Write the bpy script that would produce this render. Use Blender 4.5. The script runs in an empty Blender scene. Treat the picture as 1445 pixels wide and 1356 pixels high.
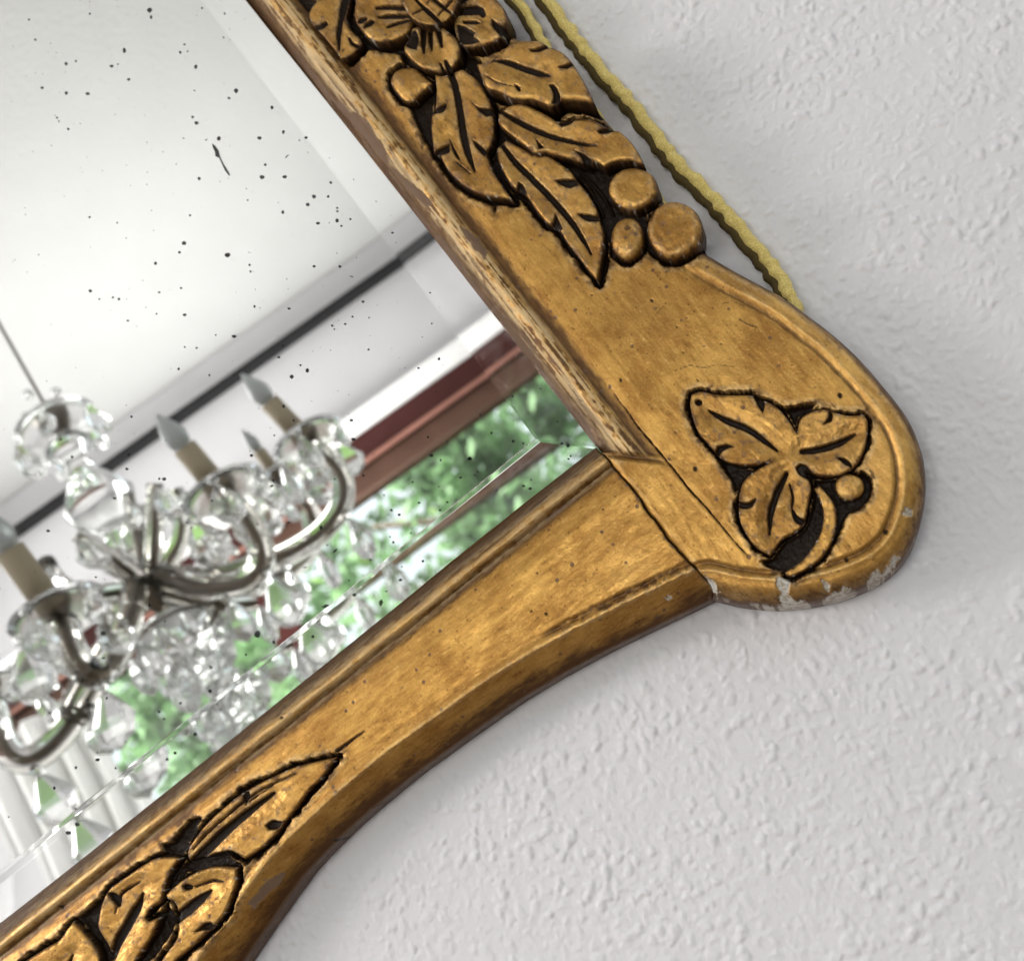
import bpy, math, random
import numpy as np
from mathutils import Vector, Matrix
random.seed(7); RNG = np.random.RandomState(11)
scene = bpy.context.scene
col = scene.collection

# ------------------------------------------------------------------ camera
W, H, F = 1445.0, 1356.0, 1549.0            # photograph size and focal length in its pixels
T, PSI, PHI = math.radians(20.0), -0.11538813, 0.63710275
fw = np.array([math.sin(PSI)*math.cos(T), math.cos(PSI)*math.cos(T), math.sin(T)])
rt = np.array([math.cos(PSI), -math.sin(PSI), 0.0]); up = np.cross(rt, fw)
CR = math.cos(PHI)*rt - math.sin(PHI)*up
CU = math.sin(PHI)*rt + math.cos(PHI)*up
FACE = 0.028                                # front face of the frame, metres from the wall (wall is y = 0)
CAM = np.array([0.0, -FACE, 1.25]) - fw*0.5
cd = bpy.data.cameras.new('camera'); cam = bpy.data.objects.new('camera', cd); col.objects.link(cam)
m = Matrix(((CR[0], CU[0], -fw[0], CAM[0]), (CR[1], CU[1], -fw[1], CAM[1]), (CR[2], CU[2], -fw[2], CAM[2]), (0, 0, 0, 1)))
cam.matrix_world = m
cd.sensor_fit = 'HORIZONTAL'; cd.sensor_width = 36.0; cd.lens = 36.0*F/W
cd.clip_start = 0.01; cd.clip_end = 200.0
cd.dof.use_dof = True; cd.dof.focus_distance = 0.488; cd.dof.aperture_fstop = cd.lens/3.6
scene.camera = cam

# ------------------------------------------------------------------ world, lamps, exposure
world = bpy.data.worlds.new('World'); scene.world = world; world.use_nodes = True
bg = world.node_tree.nodes['Background']
bg.inputs[0].default_value = (0.97, 0.97, 1.0, 1); bg.inputs[1].default_value = 0.92
def area(name, loc, target, size, power, color=(1, 1, 1), size_y=None):
    l = bpy.data.lights.new(name, 'AREA'); l.energy = power; l.color = color; l.size = size
    if size_y: l.shape = 'RECTANGLE'; l.size_y = size_y
    o = bpy.data.objects.new(name, l); col.objects.link(o); o.location = loc
    o.rotation_euler = (Vector(target)-Vector(loc)).to_track_quat('-Z', 'Y').to_euler()
    return o
area('key_light', (-2.3, -1.45, 2.75), (0.05, 0, 1.2), 0.8, 49, (1.0, 0.98, 0.965))  # added key lamp at upper left; no window is known there
area('window_fill_light', (-0.35, -2.25, 1.26), (0.05, 0, 1.25), 1.3, 16, (1.0, 0.99, 0.975), 0.5)  # added frontal fill lamp low at the window, evens out wall shadows
area('ceiling_wash_light', (-0.75, -1.92, 1.86), (-0.73, -1.90, 3.0), 0.8, 25, (1.0, 0.99, 0.975))  # added up-facing lamp inside the room, brightens the ceiling near the window
area('outdoor_daylight', (-3.0, -3.6, 9.0), (-1.2, -7.5, 3.8), 5.0, 3300, (1.0, 0.98, 0.93))
vs = scene.view_settings
scene.display_settings.display_device = 'sRGB'
vs.view_transform = 'Standard'; vs.look = 'None'; vs.exposure = -0.08; vs.gamma = 1.0
cy = scene.cycles
cy.max_bounces = 18; cy.transmission_bounces = 16; cy.glossy_bounces = 8; cy.diffuse_bounces = 3
cy.transparent_max_bounces = 12; cy.caustics_reflective = False; cy.caustics_refractive = True
cy.sample_clamp_indirect = 6.0; cy.use_denoising = True

# ------------------------------------------------------------------ geometry helpers
def rays(P):
    P = np.asarray(P, float)
    x = (P[..., 0]-W/2)/F; y = -(P[..., 1]-H/2)/F
    return fw + x[..., None]*CR + y[..., None]*CU
def cast(P, h):
    """point on the plane h metres in front of the wall that the photograph shows at pixel P"""
    d = rays(P); h = np.asarray(h, float)
    s = (-h - CAM[1])/d[..., 1]
    return CAM + d*s[..., None]
def proj(X):
    v = X-CAM; z = v @ fw
    return np.stack([W/2+F*(v @ CR)/z, H/2-F*(v @ CU)/z], -1)
def conv(P, h0, h1=FACE):
    """outline traced at height h0, moved to where it lies on the working plane h1"""
    X = cast(P, h0)
    X = X.copy(); X[..., 1] = -h1
    return proj(X)
SILVER = 0.006
CAMV = np.array([CAM[0], -2*SILVER-CAM[1], CAM[2]])     # the camera's mirror image
def rdir(p):
    d = rays(p); d = d/np.linalg.norm(d, axis=-1, keepdims=True); return d*np.array([1, -1, 1])
def rpt(p, s): return CAMV + rdir(p)*s                  # a point of the room, s metres away by way of the mirror

def setp(o, label=None, cat=None, group=None, kind=None):
    if label: o['label'] = label
    if cat: o['category'] = cat
    if group: o['group'] = group
    if kind: o['kind'] = kind
    return o
def empty(name, loc=(0, 0, 0)):
    o = bpy.data.objects.new(name, None); col.objects.link(o); o.location = loc; o.empty_display_size = 0.05
    return o
def mesh(name, V, Fs, mat, parent=None, smooth=True, attr=None):
    me = bpy.data.meshes.new(name)
    V = np.asarray(V, float)
    if parent is not None: V = V - np.array(root_loc(parent))
    small = len(V) < 5000 or len({len(f) for f in Fs[:4000]}) > 1
    me.from_pydata(V.tolist() if small else [], [], [list(map(int, f)) for f in Fs] if small else [])
    if not small:
        Fs = np.asarray(Fs, np.int32)
        me.vertices.add(len(V)); me.vertices.foreach_set('co', V.astype(np.float32).ravel())
        n, k = Fs.shape
        me.loops.add(n*k); me.loops.foreach_set('vertex_index', Fs.ravel())
        me.polygons.add(n); me.polygons.foreach_set('loop_start', np.arange(0, n*k, k, dtype=np.int32))
        me.polygons.foreach_set('loop_total', np.full(n, k, np.int32))
    me.update(calc_edges=True); me.validate()
    if smooth: me.polygons.foreach_set('use_smooth', np.ones(len(me.polygons), bool))
    if attr is not None:
        for nm, a in attr.items():
            at = me.attributes.new(nm, 'FLOAT_COLOR', 'POINT'); at.data.foreach_set('color', np.asarray(a, np.float32).ravel())
    if mat is not None:
        for mm in (mat if isinstance(mat, (list, tuple)) else [mat]): me.materials.append(mm)
    o = bpy.data.objects.new(name, me); col.objects.link(o)
    if parent is not None: o.parent = parent
    return o
def root_loc(p):
    l = Vector((0, 0, 0))
    while p is not None: l = l + p.location; p = p.parent
    return l
def tube(path, rad, n=10, close=False):
    P = [Vector(p) for p in path]; V = []; Fc = []
    if not hasattr(rad, '__len__'): rad = [rad]*len(P)
    t0 = (P[1]-P[0]).normalized(); a = t0.orthogonal().normalized()
    for i, p in enumerate(P):
        t = (P[min(i+1, len(P)-1)]-P[max(i-1, 0)]).normalized()
        a = (a - t*a.dot(t)).normalized(); b = t.cross(a)
        for k in range(n):
            w = 2*math.pi*k/n; V.append(p + (a*math.cos(w)+b*math.sin(w))*rad[i])
    for i in range(len(P)-1):
        for k in range(n):
            k2 = (k+1) % n; Fc.append((i*n+k, i*n+k2, (i+1)*n+k2, (i+1)*n+k))
    V.append(P[0]); V.append(P[-1]); c0 = len(V)-2; L = (len(P)-1)*n
    for k in range(n):
        k2 = (k+1) % n; Fc.append((c0, k2, k)); Fc.append((c0+1, L+k, L+k2))
    return [tuple(v) for v in V], Fc
def lathe(prof, n=24, M=None):
    V = []; Fc = []
    for (r, z) in prof:
        for k in range(n):
            w = 2*math.pi*k/n; V.append(Vector((max(r, 1e-5)*math.cos(w), max(r, 1e-5)*math.sin(w), z)))
    for i in range(len(prof)-1):
        for k in range(n):
            k2 = (k+1) % n; Fc.append((i*n+k, i*n+k2, (i+1)*n+k2, (i+1)*n+k))
    if M is not None: V = [M @ v for v in V]
    return [tuple(v) for v in V], Fc
def box(x0, x1, y0, y1, z0, z1):
    V = [(x, y, z) for x in (x0, x1) for y in (y0, y1) for z in (z0, z1)]
    return V, [(0, 1, 3, 2), (4, 6, 7, 5), (0, 4, 5, 1), (2, 3, 7, 6), (0, 2, 6, 4), (1, 5, 7, 3)]
def spline(pts, seg=6, closed=False, corner=50):
    """Catmull-Rom through pts (n,k); sharp turns stay corners"""
    P = np.asarray(pts, float); n = len(P); out = []
    def tang(i):
        if closed: a, b, c = P[(i-1) % n], P[i], P[(i+1) % n]
        else:
            if i == 0: return P[1]-P[0]
            if i == n-1: return P[-1]-P[-2]
            a, b, c = P[i-1], P[i], P[i+1]
        return (c-a)/2
    def iscorner(i):
        if not closed and i in (0, n-1): return True
        a, b, c = P[(i-1) % n][:2], P[i][:2], P[(i+1) % n][:2]
        u, v = b-a, c-b; cs = u@v/(np.linalg.norm(u)*np.linalg.norm(v)+1e-9)
        return cs < math.cos(math.radians(corner))
    for i in range(n if closed else n-1):
        j = (i+1) % n
        p, q = P[i], P[j]
        m0 = (q-p) if iscorner(i) else tang(i); m1 = (q-p) if iscorner(j) else tang(j)
        for k in range(seg):
            t = k/seg; t2 = t*t; t3 = t2*t
            out.append((2*t3-3*t2+1)*p + (t3-2*t2+t)*m0 + (-2*t3+3*t2)*q + (t3-t2)*m1)
    if not closed: out.append(P[-1])
    return np.array(out)

# --- numpy noise
_tab = RNG.rand(64, 64, 64)
def vn(x, y, k=0):
    t = _tab[k % 64]
    xi = np.floor(x).astype(int); yi = np.floor(y).astype(int); fx = x-xi; fy = y-yi
    fx = fx*fx*(3-2*fx); fy = fy*fy*(3-2*fy); a, b = xi % 64, yi % 64; c, d = (xi+1) % 64, (yi+1) % 64
    return (t[a, b]*(1-fx)+t[c, b]*fx)*(1-fy)+(t[a, d]*(1-fx)+t[c, d]*fx)*fy
def fbm(x, y, k=0, o=3):
    s = 0; w = 1; tot = 0
    for i in range(o):
        s = s+w*vn(x*2**i+17.3*i, y*2**i+5.1*i, k+i); tot += w; w *= 0.5
    return s/tot                              # 0..1
def sm(a, b, x):
    t = np.clip((x-a)/(b-a), 0, 1); return t*t*(3-2*t)

# --- distances
def seg_d(X, Y, a, b):
    dx, dy = b[0]-a[0], b[1]-a[1]; L = dx*dx+dy*dy+1e-12
    t = np.clip(((X-a[0])*dx+(Y-a[1])*dy)/L, 0, 1)
    return np.hypot(X-a[0]-t*dx, Y-a[1]-t*dy), t
def inside(X, Y, poly):
    c = np.zeros(X.shape, bool); n = len(poly)
    for i in range(n):
        x0, y0 = poly[i]; x1, y1 = poly[(i+1) % n]
        if y0 == y1: continue
        k = ((y0 > Y) != (y1 > Y)) & (X < (x1-x0)*(Y-y0)/(y1-y0)+x0)
        c ^= k
    return c
def pdist(X, Y, poly, closed=True):
    D = np.full(X.shape, 1e9); n = len(poly)
    for i in range(n if closed else n-1):
        d, _ = seg_d(X, Y, poly[i], poly[(i+1) % n]); D = np.minimum(D, d)
    return D
def local(fun, X, Y, poly, pad, fill):
    """evaluate only near the polygon"""
    poly = np.asarray(poly); out = np.full(X.shape, float(fill))
    k = (X > poly[:, 0].min()-pad) & (X < poly[:, 0].max()+pad) & (Y > poly[:, 1].min()-pad) & (Y < poly[:, 1].max()+pad)
    if k.any(): out[k] = fun(X[k], Y[k])
    return out
def sdist(X, Y, poly, pad=40):
    """signed distance, positive inside"""
    def f(x, y):
        d = pdist(x, y, poly); return np.where(inside(x, y, poly), d, -d)
    return local(f, X, Y, poly, pad, -pad)
def stroke(X, Y, pts, ws):
    """carved line: positive inside"""
    P = spline(np.column_stack([pts, ws]), 4); pad = max(ws)+24
    def f(x, y):
        S = np.full(x.shape, -1e3)
        for i in range(len(P)-1):
            d, t = seg_d(x, y, P[i], P[i+1]); S = np.maximum(S, (P[i, 2]*(1-t)+P[i+1, 2]*t)/2-d)
        return S
    return local(f, X, Y, P[:, :2], pad, -pad)

def blur(h, r):
    """box blur of a 2-D array, edges held"""
    for ax in (0, 1):
        p = np.pad(h, [(r+1, r) if a == ax else (0, 0) for a in (0, 1)], mode='edge')
        c = np.cumsum(p, ax)
        n = h.shape[ax]
        h = (np.take(c, np.arange(2*r+1, 2*r+1+n), ax)-np.take(c, np.arange(0, n), ax))/(2*r+1)
    return h

def hfmesh(name, poly, step, fun, plane, mat, parent, skirt):
    """relief mesh: a grid inside the outline (photo pixels at height 'plane'), height from fun (mm), sides dropped to 'skirt' (m from wall)"""
    poly = np.asarray(poly, float)
    x0, y0 = poly.min(0)-step; x1, y1 = poly.max(0)+2*step
    xs = np.arange(x0, x1, step); ys = np.arange(y0, y1, step)
    X, Y = np.meshgrid(xs, ys)
    cx, cy_ = X[:-1, :-1]+step/2, Y[:-1, :-1]+step/2
    keep = inside(cx, cy_, poly)
    use = np.zeros(X.shape, bool); allk = np.ones(X.shape, bool)
    kp = np.pad(keep, 1)
    for a in (0, 1):
        for b in (0, 1):
            q = kp[a:a+X.shape[0], b:b+X.shape[1]]; use |= q; allk &= q
    bnd = use & ~allk
    bx, by = X[bnd], Y[bnd]
    best = np.full(bx.shape, 1e9); qx, qy = bx.copy(), by.copy(); n = len(poly)
    for i in range(n):
        a, b = poly[i], poly[(i+1) % n]
        d, t = seg_d(bx, by, a, b); k = (d < best) & (d < 1.3*step)
        best = np.where(d < best, d, best)
        qx[k] = a[0]+t[k]*(b[0]-a[0]); qy[k] = a[1]+t[k]*(b[1]-a[1])
    X = X.copy(); Y = Y.copy(); X[bnd] = qx; Y[bnd] = qy
    R = fun(X, Y)
    h = R['h']; z = np.zeros_like(h)
    wash = R.get('wash', z); gesso = R.get('gesso', z); bole = R.get('bole', z); stain_tone = R.get('stain_tone', z)
    hs = h - 0
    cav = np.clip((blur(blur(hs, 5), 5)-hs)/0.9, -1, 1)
    idx = -np.ones(X.shape, int); idx[use] = np.arange(use.sum())
    V = cast(np.stack([X[use], Y[use]], -1), np.full(use.sum(), plane))
    V[:, 1] = -(plane+h[use]/1000)
    A = np.stack([wash[use], gesso[use], bole[use], stain_tone[use]], -1)
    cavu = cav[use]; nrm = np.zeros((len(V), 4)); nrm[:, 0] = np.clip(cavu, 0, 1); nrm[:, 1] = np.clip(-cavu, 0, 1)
    nrm[:, 2] = R.get('rub', z)[use]; nrm[:, 3] = 1
    I, J = np.nonzero(keep)
    q = np.stack([idx[I, J], idx[I+1, J], idx[I+1, J+1], idx[I, J+1]], -1)
    # boundary edges, directed as in the quads
    E = np.concatenate([q[:, [0, 1]], q[:, [1, 2]], q[:, [2, 3]], q[:, [3, 0]]])
    N = len(V); key = E[:, 0]*N+E[:, 1]; rev = E[:, 1]*N+E[:, 0]
    be = E[~np.isin(key, rev)]
    bv = np.unique(be); mp = -np.ones(N, int); 
    rings = 3; base = N; Vs = [V]; As = [A]; Ns = [nrm]
    top = V[bv, 1]
    prev = None; Q = [q]
    for r in range(rings+1):
        f = r/rings
        nv = V[bv].copy(); nv[:, 1] = top+(-skirt-top)*f if r else top
        if r == 0: ids = np.full(N, -1); ids[bv] = base+np.arange(len(bv))
        ids2 = np.full(N, -1); ids2[bv] = base+r*len(bv)+np.arange(len(bv))
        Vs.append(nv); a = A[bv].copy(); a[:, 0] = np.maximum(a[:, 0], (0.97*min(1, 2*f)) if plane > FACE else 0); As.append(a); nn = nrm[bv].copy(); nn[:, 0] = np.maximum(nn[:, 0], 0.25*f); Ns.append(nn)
        if r: Q.append(np.stack([be[:, 1]*0+prev[be[:, 1]], prev[be[:, 0]], ids2[be[:, 0]], ids2[be[:, 1]]], -1))
        prev = ids2
    # first skirt ring shares the rim vertices (soft edge)
    V = np.concatenate(Vs); A = np.concatenate(As); nrm = np.concatenate(Ns)
    Q[1] = np.where(np.isin(Q[1], base+np.arange(len(bv))), bv[np.clip(Q[1]-base, 0, len(bv)-1)], Q[1])
    Q = np.concatenate(Q)
    # normals must look towards the room (-y)
    a, b, c = V[Q[0, 0]], V[Q[0, 1]], V[Q[0, 2]]
    if np.cross(b-a, c-a)[1] > 0: Q = Q[:, ::-1]
    used = np.unique(Q); remap = -np.ones(len(V), int); remap[used] = np.arange(len(used))
    return mesh(name, V[used], remap[Q], mat, parent, attr={'wear': A[used], 'form': nrm[used]})

# ------------------------------------------------------------------ materials
def newmat(name):
    mt = bpy.data.materials.new(name); mt.use_nodes = True
    nt = mt.node_tree; return mt, nt, nt.nodes['Principled BSDF']
def simple(name, c, rough=0.6, metal=0.0, **kw):
    mt, nt, p = newmat(name)
    p.inputs['Base Color'].default_value = (*c, 1); p.inputs['Roughness'].default_value = rough; p.inputs['Metallic'].default_value = metal
    for k, v in kw.items(): p.inputs[k.replace('_', ' ')].default_value = v
    return mt
class NT:
    def __init__(s, nt): s.nt = nt
    def n(s, typ, **kw):
        n = s.nt.nodes.new(typ)
        for k, v in kw.items():
            if k in n.inputs: n.inputs[k].default_value = v
            else: setattr(n, k, v)
        return n
    def l(s, a, b): s.nt.links.new(a, b)
    def math(s, op, a, b=None, c=None):
        n = s.nt.nodes.new('ShaderNodeMath'); n.operation = op
        for i, v in enumerate((a, b, c)):
            if v is None: continue
            if hasattr(v, 'links'): s.l(v, n.inputs[i])
            else: n.inputs[i].default_value = v
        return n.outputs[0]
    def ramp(s, v, lo, hi, a=0.0, b=1.0):
        n = s.nt.nodes.new('ShaderNodeMapRange'); n.interpolation_type = 'SMOOTHSTEP'
        s.l(v, n.inputs[0]); n.inputs[1].default_value = lo; n.inputs[2].default_value = hi
        n.inputs[3].default_value = a; n.inputs[4].default_value = b; return n.outputs[0]
    def mix(s, f, a, b):
        n = s.nt.nodes.new('ShaderNodeMix'); n.data_type = 'RGBA'
        if hasattr(f, 'links'): s.l(f, n.inputs[0])
        else: n.inputs[0].default_value = f
        for v, i in ((a, 6), (b, 7)):
            if hasattr(v, 'links'): s.l(v, n.inputs[i])
            else: n.inputs[i].default_value = (*v, 1)
        return n.outputs[2]

def gold(name, scale_vec):
    """worn oil gilding over brown bole; brush grain runs along the rail"""
    mt, nt, p = newmat(name); g = NT(nt)
    geo = g.n('ShaderNodeTexCoord').outputs['Object']
    mp = g.n('ShaderNodeMapping'); g.l(geo, mp.inputs[0]); mp.inputs['Scale'].default_value = scale_vec
    grain = g.n('ShaderNodeTexNoise', Scale=1.0, Detail=5.0, Roughness=0.65); g.l(mp.outputs[0], grain.inputs['Vector'])
    cloud = g.n('ShaderNodeTexNoise', Scale=45.0, Detail=5.0, Roughness=0.6); g.l(geo, cloud.inputs['Vector'])
    fine = g.n('ShaderNodeTexNoise', Scale=900.0, Detail=3.0, Roughness=0.6); g.l(geo, fine.inputs['Vector'])
    spot = g.n('ShaderNodeTexVoronoi', Scale=210.0); g.l(geo, spot.inputs['Vector'])
    big = g.n('ShaderNodeTexVoronoi', Scale=60.0); g.l(geo, big.inputs['Vector'])
    scr = g.n('ShaderNodeTexNoise', Scale=300.0, Detail=4.0, Roughness=0.7, Distortion=1.2); g.l(geo, scr.inputs['Vector'])
    at = g.n('ShaderNodeAttribute', attribute_name='wear'); sep = g.n('ShaderNodeSeparateColor'); g.l(at.outputs['Color'], sep.inputs[0])
    fo = g.n('ShaderNodeAttribute', attribute_name='form'); sf = g.n('ShaderNodeSeparateColor'); g.l(fo.outputs['Color'], sf.inputs[0])
    wash, gesso, bole, stain_tone = sep.outputs[0], sep.outputs[1], sep.outputs[2], at.outputs['Alpha']
    cav, ridge, rub = sf.outputs[0], sf.outputs[1], sf.outputs[2]
    G, Cl = grain.outputs[0], cloud.outputs[0]
    gm = g.math('ADD', g.math('MULTIPLY', G, 0.45), g.math('MULTIPLY', Cl, 0.55))
    c = g.mix(g.ramp(gm, 0.36, 0.66), (0.33, 0.152, 0.028), (0.61, 0.335, 0.082))
    wide = g.n('ShaderNodeTexNoise', Scale=16.0, Detail=4.0, Roughness=0.55, Distortion=0.6); g.l(geo, wide.inputs['Vector'])
    c = g.mix(g.ramp(wide.outputs[0], 0.50, 0.75, 0, 0.38), c, (0.25, 0.105, 0.020))
    c = g.mix(g.ramp(wide.outputs[0], 0.47, 0.30, 0, 0.3), c, (0.72, 0.42, 0.13))
    c = g.mix(g.math('MULTIPLY', g.ramp(G, 0.56, 0.75), g.ramp(scr.outputs[0], 0.5, 0.62, 0, 0.8)), c, (0.72, 0.45, 0.17))
    # thin dark streaks and pits where the bole shows
    c = g.mix(g.math('MULTIPLY', g.ramp(G, 0.40, 0.30), g.ramp(scr.outputs[0], 0.46, 0.6, 0, 0.7)), c, (0.15, 0.065, 0.02))
    rnd = g.n('ShaderNodeSeparateColor'); g.l(spot.outputs['Color'], rnd.inputs[0])
    dots = g.math('MULTIPLY', g.ramp(spot.outputs['Distance'], 0.26, 0.12), g.ramp(rnd.outputs[0], 0.80, 0.84))
    pin = g.n('ShaderNodeTexVoronoi', Scale=430.0); g.l(geo, pin.inputs['Vector']); pc = g.n('ShaderNodeSeparateColor'); g.l(pin.outputs['Color'], pc.inputs[0])
    pins = g.math('MULTIPLY', g.math('MULTIPLY', g.ramp(pin.outputs['Distance'], 0.32, 0.14), g.ramp(pc.outputs[0], 0.70, 0.74)), g.ramp(wide.outputs[0], 0.38, 0.55))
    c = g.mix(g.math('MULTIPLY', pins, 0.65), c, (0.13, 0.05, 0.014))
    rb = g.n('ShaderNodeSeparateColor'); g.l(big.outputs['Color'], rb.inputs[0])
    dots2 = g.math('MULTIPLY', g.ramp(big.outputs['Distance'], 0.11, 0.06), g.ramp(rb.outputs[0], 0.72, 0.74))
    c = g.mix(g.math('MULTIPLY', dots, 0.85), c, (0.10, 0.035, 0.012))
    c = g.mix(g.math('MULTIPLY', dots2, 0.8), c, (0.05, 0.02, 0.01))
    # dirt lodged in hollows, rubbed ridges
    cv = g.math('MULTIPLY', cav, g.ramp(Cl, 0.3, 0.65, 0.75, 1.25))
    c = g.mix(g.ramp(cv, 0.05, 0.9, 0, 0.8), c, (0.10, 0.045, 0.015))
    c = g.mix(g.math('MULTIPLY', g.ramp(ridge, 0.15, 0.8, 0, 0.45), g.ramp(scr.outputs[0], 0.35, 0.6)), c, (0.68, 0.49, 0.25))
    c = g.mix(g.ramp(fine.outputs[0], 0.5, 0.8, 0, 0.45), c, (0.25, 0.115, 0.03))
    c = g.mix(g.ramp(fine.outputs[0], 0.46, 0.2, 0, 0.35), c, (0.78, 0.50, 0.20))
    sn = g.math('MULTIPLY', stain_tone, g.ramp(G, 0.25, 0.6, 1.25, 0.7))
    c = g.mix(g.ramp(sn, 0.03, 0.9, 0, 0.95), c, (0.085, 0.036, 0.010))
    c = g.mix(g.math('MULTIPLY', rub, 0.85), c, (0.60, 0.44, 0.235))
    c = g.mix(bole, c, (0.17, 0.10, 0.06))
    c = g.mix(gesso, c, g.mix(g.ramp(scr.outputs[0], 0.42, 0.62), (0.62, 0.58, 0.52), (0.36, 0.30, 0.23)))
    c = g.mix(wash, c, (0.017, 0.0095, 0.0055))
    g.l(c, p.inputs['Base Color'])
    nonm = g.math('MAXIMUM', g.math('MAXIMUM', wash, gesso), g.math('MAXIMUM', bole, g.math('MULTIPLY', dots, 0.9)))
    met = g.math('MULTIPLY', g.math('SUBTRACT', g.math('SUBTRACT', 1.0, nonm), g.math('MULTIPLY', rub, 0.35)), g.math('SUBTRACT', 0.68, g.math('MULTIPLY', sn, 0.12)))
    g.l(met, p.inputs['Metallic'])
    r = g.math('ADD', g.ramp(G, 0.3, 0.7, 0.45, 0.33), g.math('MULTIPLY', g.ramp(scr.outputs[0], 0.4, 0.65), 0.12))
    r = g.math('ADD', r, g.math('ADD', g.math('MULTIPLY', g.math('MAXIMUM', gesso, bole), 0.35), g.math('MULTIPLY', rub, 0.18)))
    g.l(g.ramp(wash, 0, 1, 0.5, 0.12), p.inputs['Specular IOR Level'])
    g.l(r, p.inputs['Roughness'])
    hgt = g.math('ADD', g.math('MULTIPLY', G, 0.2), g.math('ADD', g.math('MULTIPLY', fine.outputs[0], 0.6), g.math('MULTIPLY', scr.outputs[0], 0.6)))
    hgt = g.math('SUBTRACT', hgt, g.math('ADD', g.math('MULTIPLY', dots, 0.6), g.math('MULTIPLY', gesso, 0.8)))
    b = g.n('ShaderNodeBump', Strength=0.5, Distance=0.0004); g.l(hgt, b.inputs['Height']); g.l(b.outputs[0], p.inputs['Normal'])
    return mt
M_GV = gold('gilding_upright', (420, 420, 110))      # grain upright
M_GH = gold('gilding_level', (110, 420, 420))        # grain along the bottom rail

def plaster(name, colr, bump=0.4):
    mt, nt, p = newmat(name); g = NT(nt)
    geo = g.n('ShaderNodeTexCoord').outputs['Object']
    a = g.n('ShaderNodeTexNoise', Scale=6.0, Detail=4.0); g.l(geo, a.inputs['Vector'])
    f = g.n('ShaderNodeTexNoise', Scale=700.0, Detail=4.0, Roughness=0.65); g.l(geo, f.inputs['Vector'])
    c = g.mix(g.ramp(a.outputs[0], 0.3, 0.7), tuple(v*0.97 for v in colr), colr)
    g.l(c, p.inputs['Base Color']); p.inputs['Roughness'].default_value = 0.85; p.inputs['Specular IOR Level'].default_value = 0.25
    b = g.n('ShaderNodeBump', Strength=bump, Distance=0.0004); g.l(f.outputs[0], b.inputs['Height']); g.l(b.outputs[0], p.inputs['Normal'])
    return mt
M_WALL = plaster('rough_white_plaster', (0.805, 0.775, 0.79))
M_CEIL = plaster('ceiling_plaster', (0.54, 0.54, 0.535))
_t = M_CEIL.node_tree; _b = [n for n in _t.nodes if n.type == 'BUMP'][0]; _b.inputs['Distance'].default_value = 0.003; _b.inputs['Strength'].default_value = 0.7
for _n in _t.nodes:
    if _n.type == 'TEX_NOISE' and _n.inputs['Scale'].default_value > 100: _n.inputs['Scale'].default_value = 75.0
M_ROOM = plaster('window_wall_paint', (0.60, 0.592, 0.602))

# ------------------------------------------------------------------ plaster wall behind the mirror
def build_wall():
    q = cast(np.array([(-150, -150), (1600, -150), (1600, 1500), (-150, 1500)], float), 0.0)
    x0, x1, z0, z1 = q[:, 0].min(), q[:, 0].max(), q[:, 2].min(), q[:, 2].max()
    st = 0.00085
    xs = np.arange(x0, x1, st); zs = np.arange(z0, z1, st)
    X, Z = np.meshgrid(xs, zs)
    # spattered plaster: soft lumps with sharper lower edges
    wx = X*1000+1.7*fbm(X*420, Z*420, 3, 2); wz = Z*1000+1.7*fbm(X*420+9, Z*420, 5, 2)
    n3 = fbm(X*1000/22, Z*1000/22, 11, 2)
    def lumps(cell, rmin, rmax, keep, seed):
        rs = np.random.RandomState(seed); A = rs.rand(256, 256, 6)
        ux = wx/cell; uz = wz/cell; ix = np.floor(ux).astype(int); iz = np.floor(uz).astype(int); H_ = np.zeros_like(ux)
        for dx in (-1, 0, 1):
            for dz in (-1, 0, 1):
                a = A[(ix+dx) % 256, (iz+dz) % 256]
                px = (ux-(ix+dx+a[..., 0]))*cell; pz = (uz-(iz+dz+a[..., 1]))*cell
                r = rmin+(rmax-rmin)*a[..., 2]**1.6; an = a[..., 5]*3.14; ca, sa = np.cos(an), np.sin(an)
                q = np.hypot((px*ca+pz*sa)*1.25, (pz*ca-px*sa)*0.8)/r
                H_ = np.maximum(H_, np.where(a[..., 3] < keep, sm(1.0, 0.42, q)*(0.35+0.65*a[..., 4])*(0.5+0.5*a[..., 2]), 0))
        return H_
    h = 0.80*lumps(4.8, 1.4, 3.4, 0.84, 1)*(0.55+0.7*sm(0.25, 0.65, n3)) + 0.42*lumps(2.7, 0.8, 1.8, 0.8, 2) + 0.5*(n3-0.5) + 0.09*fbm(X*1000/1.3, Z*1000/1.3, 15, 2)
    e = np.minimum.reduce([X-x0, x1-X, Z-z0, z1-Z]); h = h*sm(0, 0.02, e)
    V = np.stack([X, -h/1000, Z], -1).reshape(-1, 3)
    ny, nx = X.shape; I = np.arange(ny*nx).reshape(ny, nx)
    q4 = np.stack([I[:-1, :-1], I[:-1, 1:], I[1:, 1:], I[1:, :-1]], -1).reshape(-1, 4)
    # flat wall round the modelled field
    B = [(-4, -0.0), (4, 0)]; n0 = len(V)
    xa, xb, za, zb = xs[0], xs[-1], zs[0], zs[-1]
    ex = np.array([(-3, 0, 0), (2.5, 0, 0), (2.5, 0, 3.05), (-3, 0, 3.05), (xa, 0, za), (xb, 0, za), (xb, 0, zb), (xa, 0, zb)])
    V = np.concatenate([V, ex]); o = n0
    q5 = np.array([(o, o+1, o+5, o+4), (o+1, o+2, o+6, o+5), (o+2, o+3, o+7, o+6), (o+3, o, o+4, o+7)])
    w = mesh('wall', V, np.concatenate([q4, q5]), M_WALL)
    setp(w, 'white rough plaster wall behind the gilded mirror', kind='structure')
build_wall()

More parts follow.
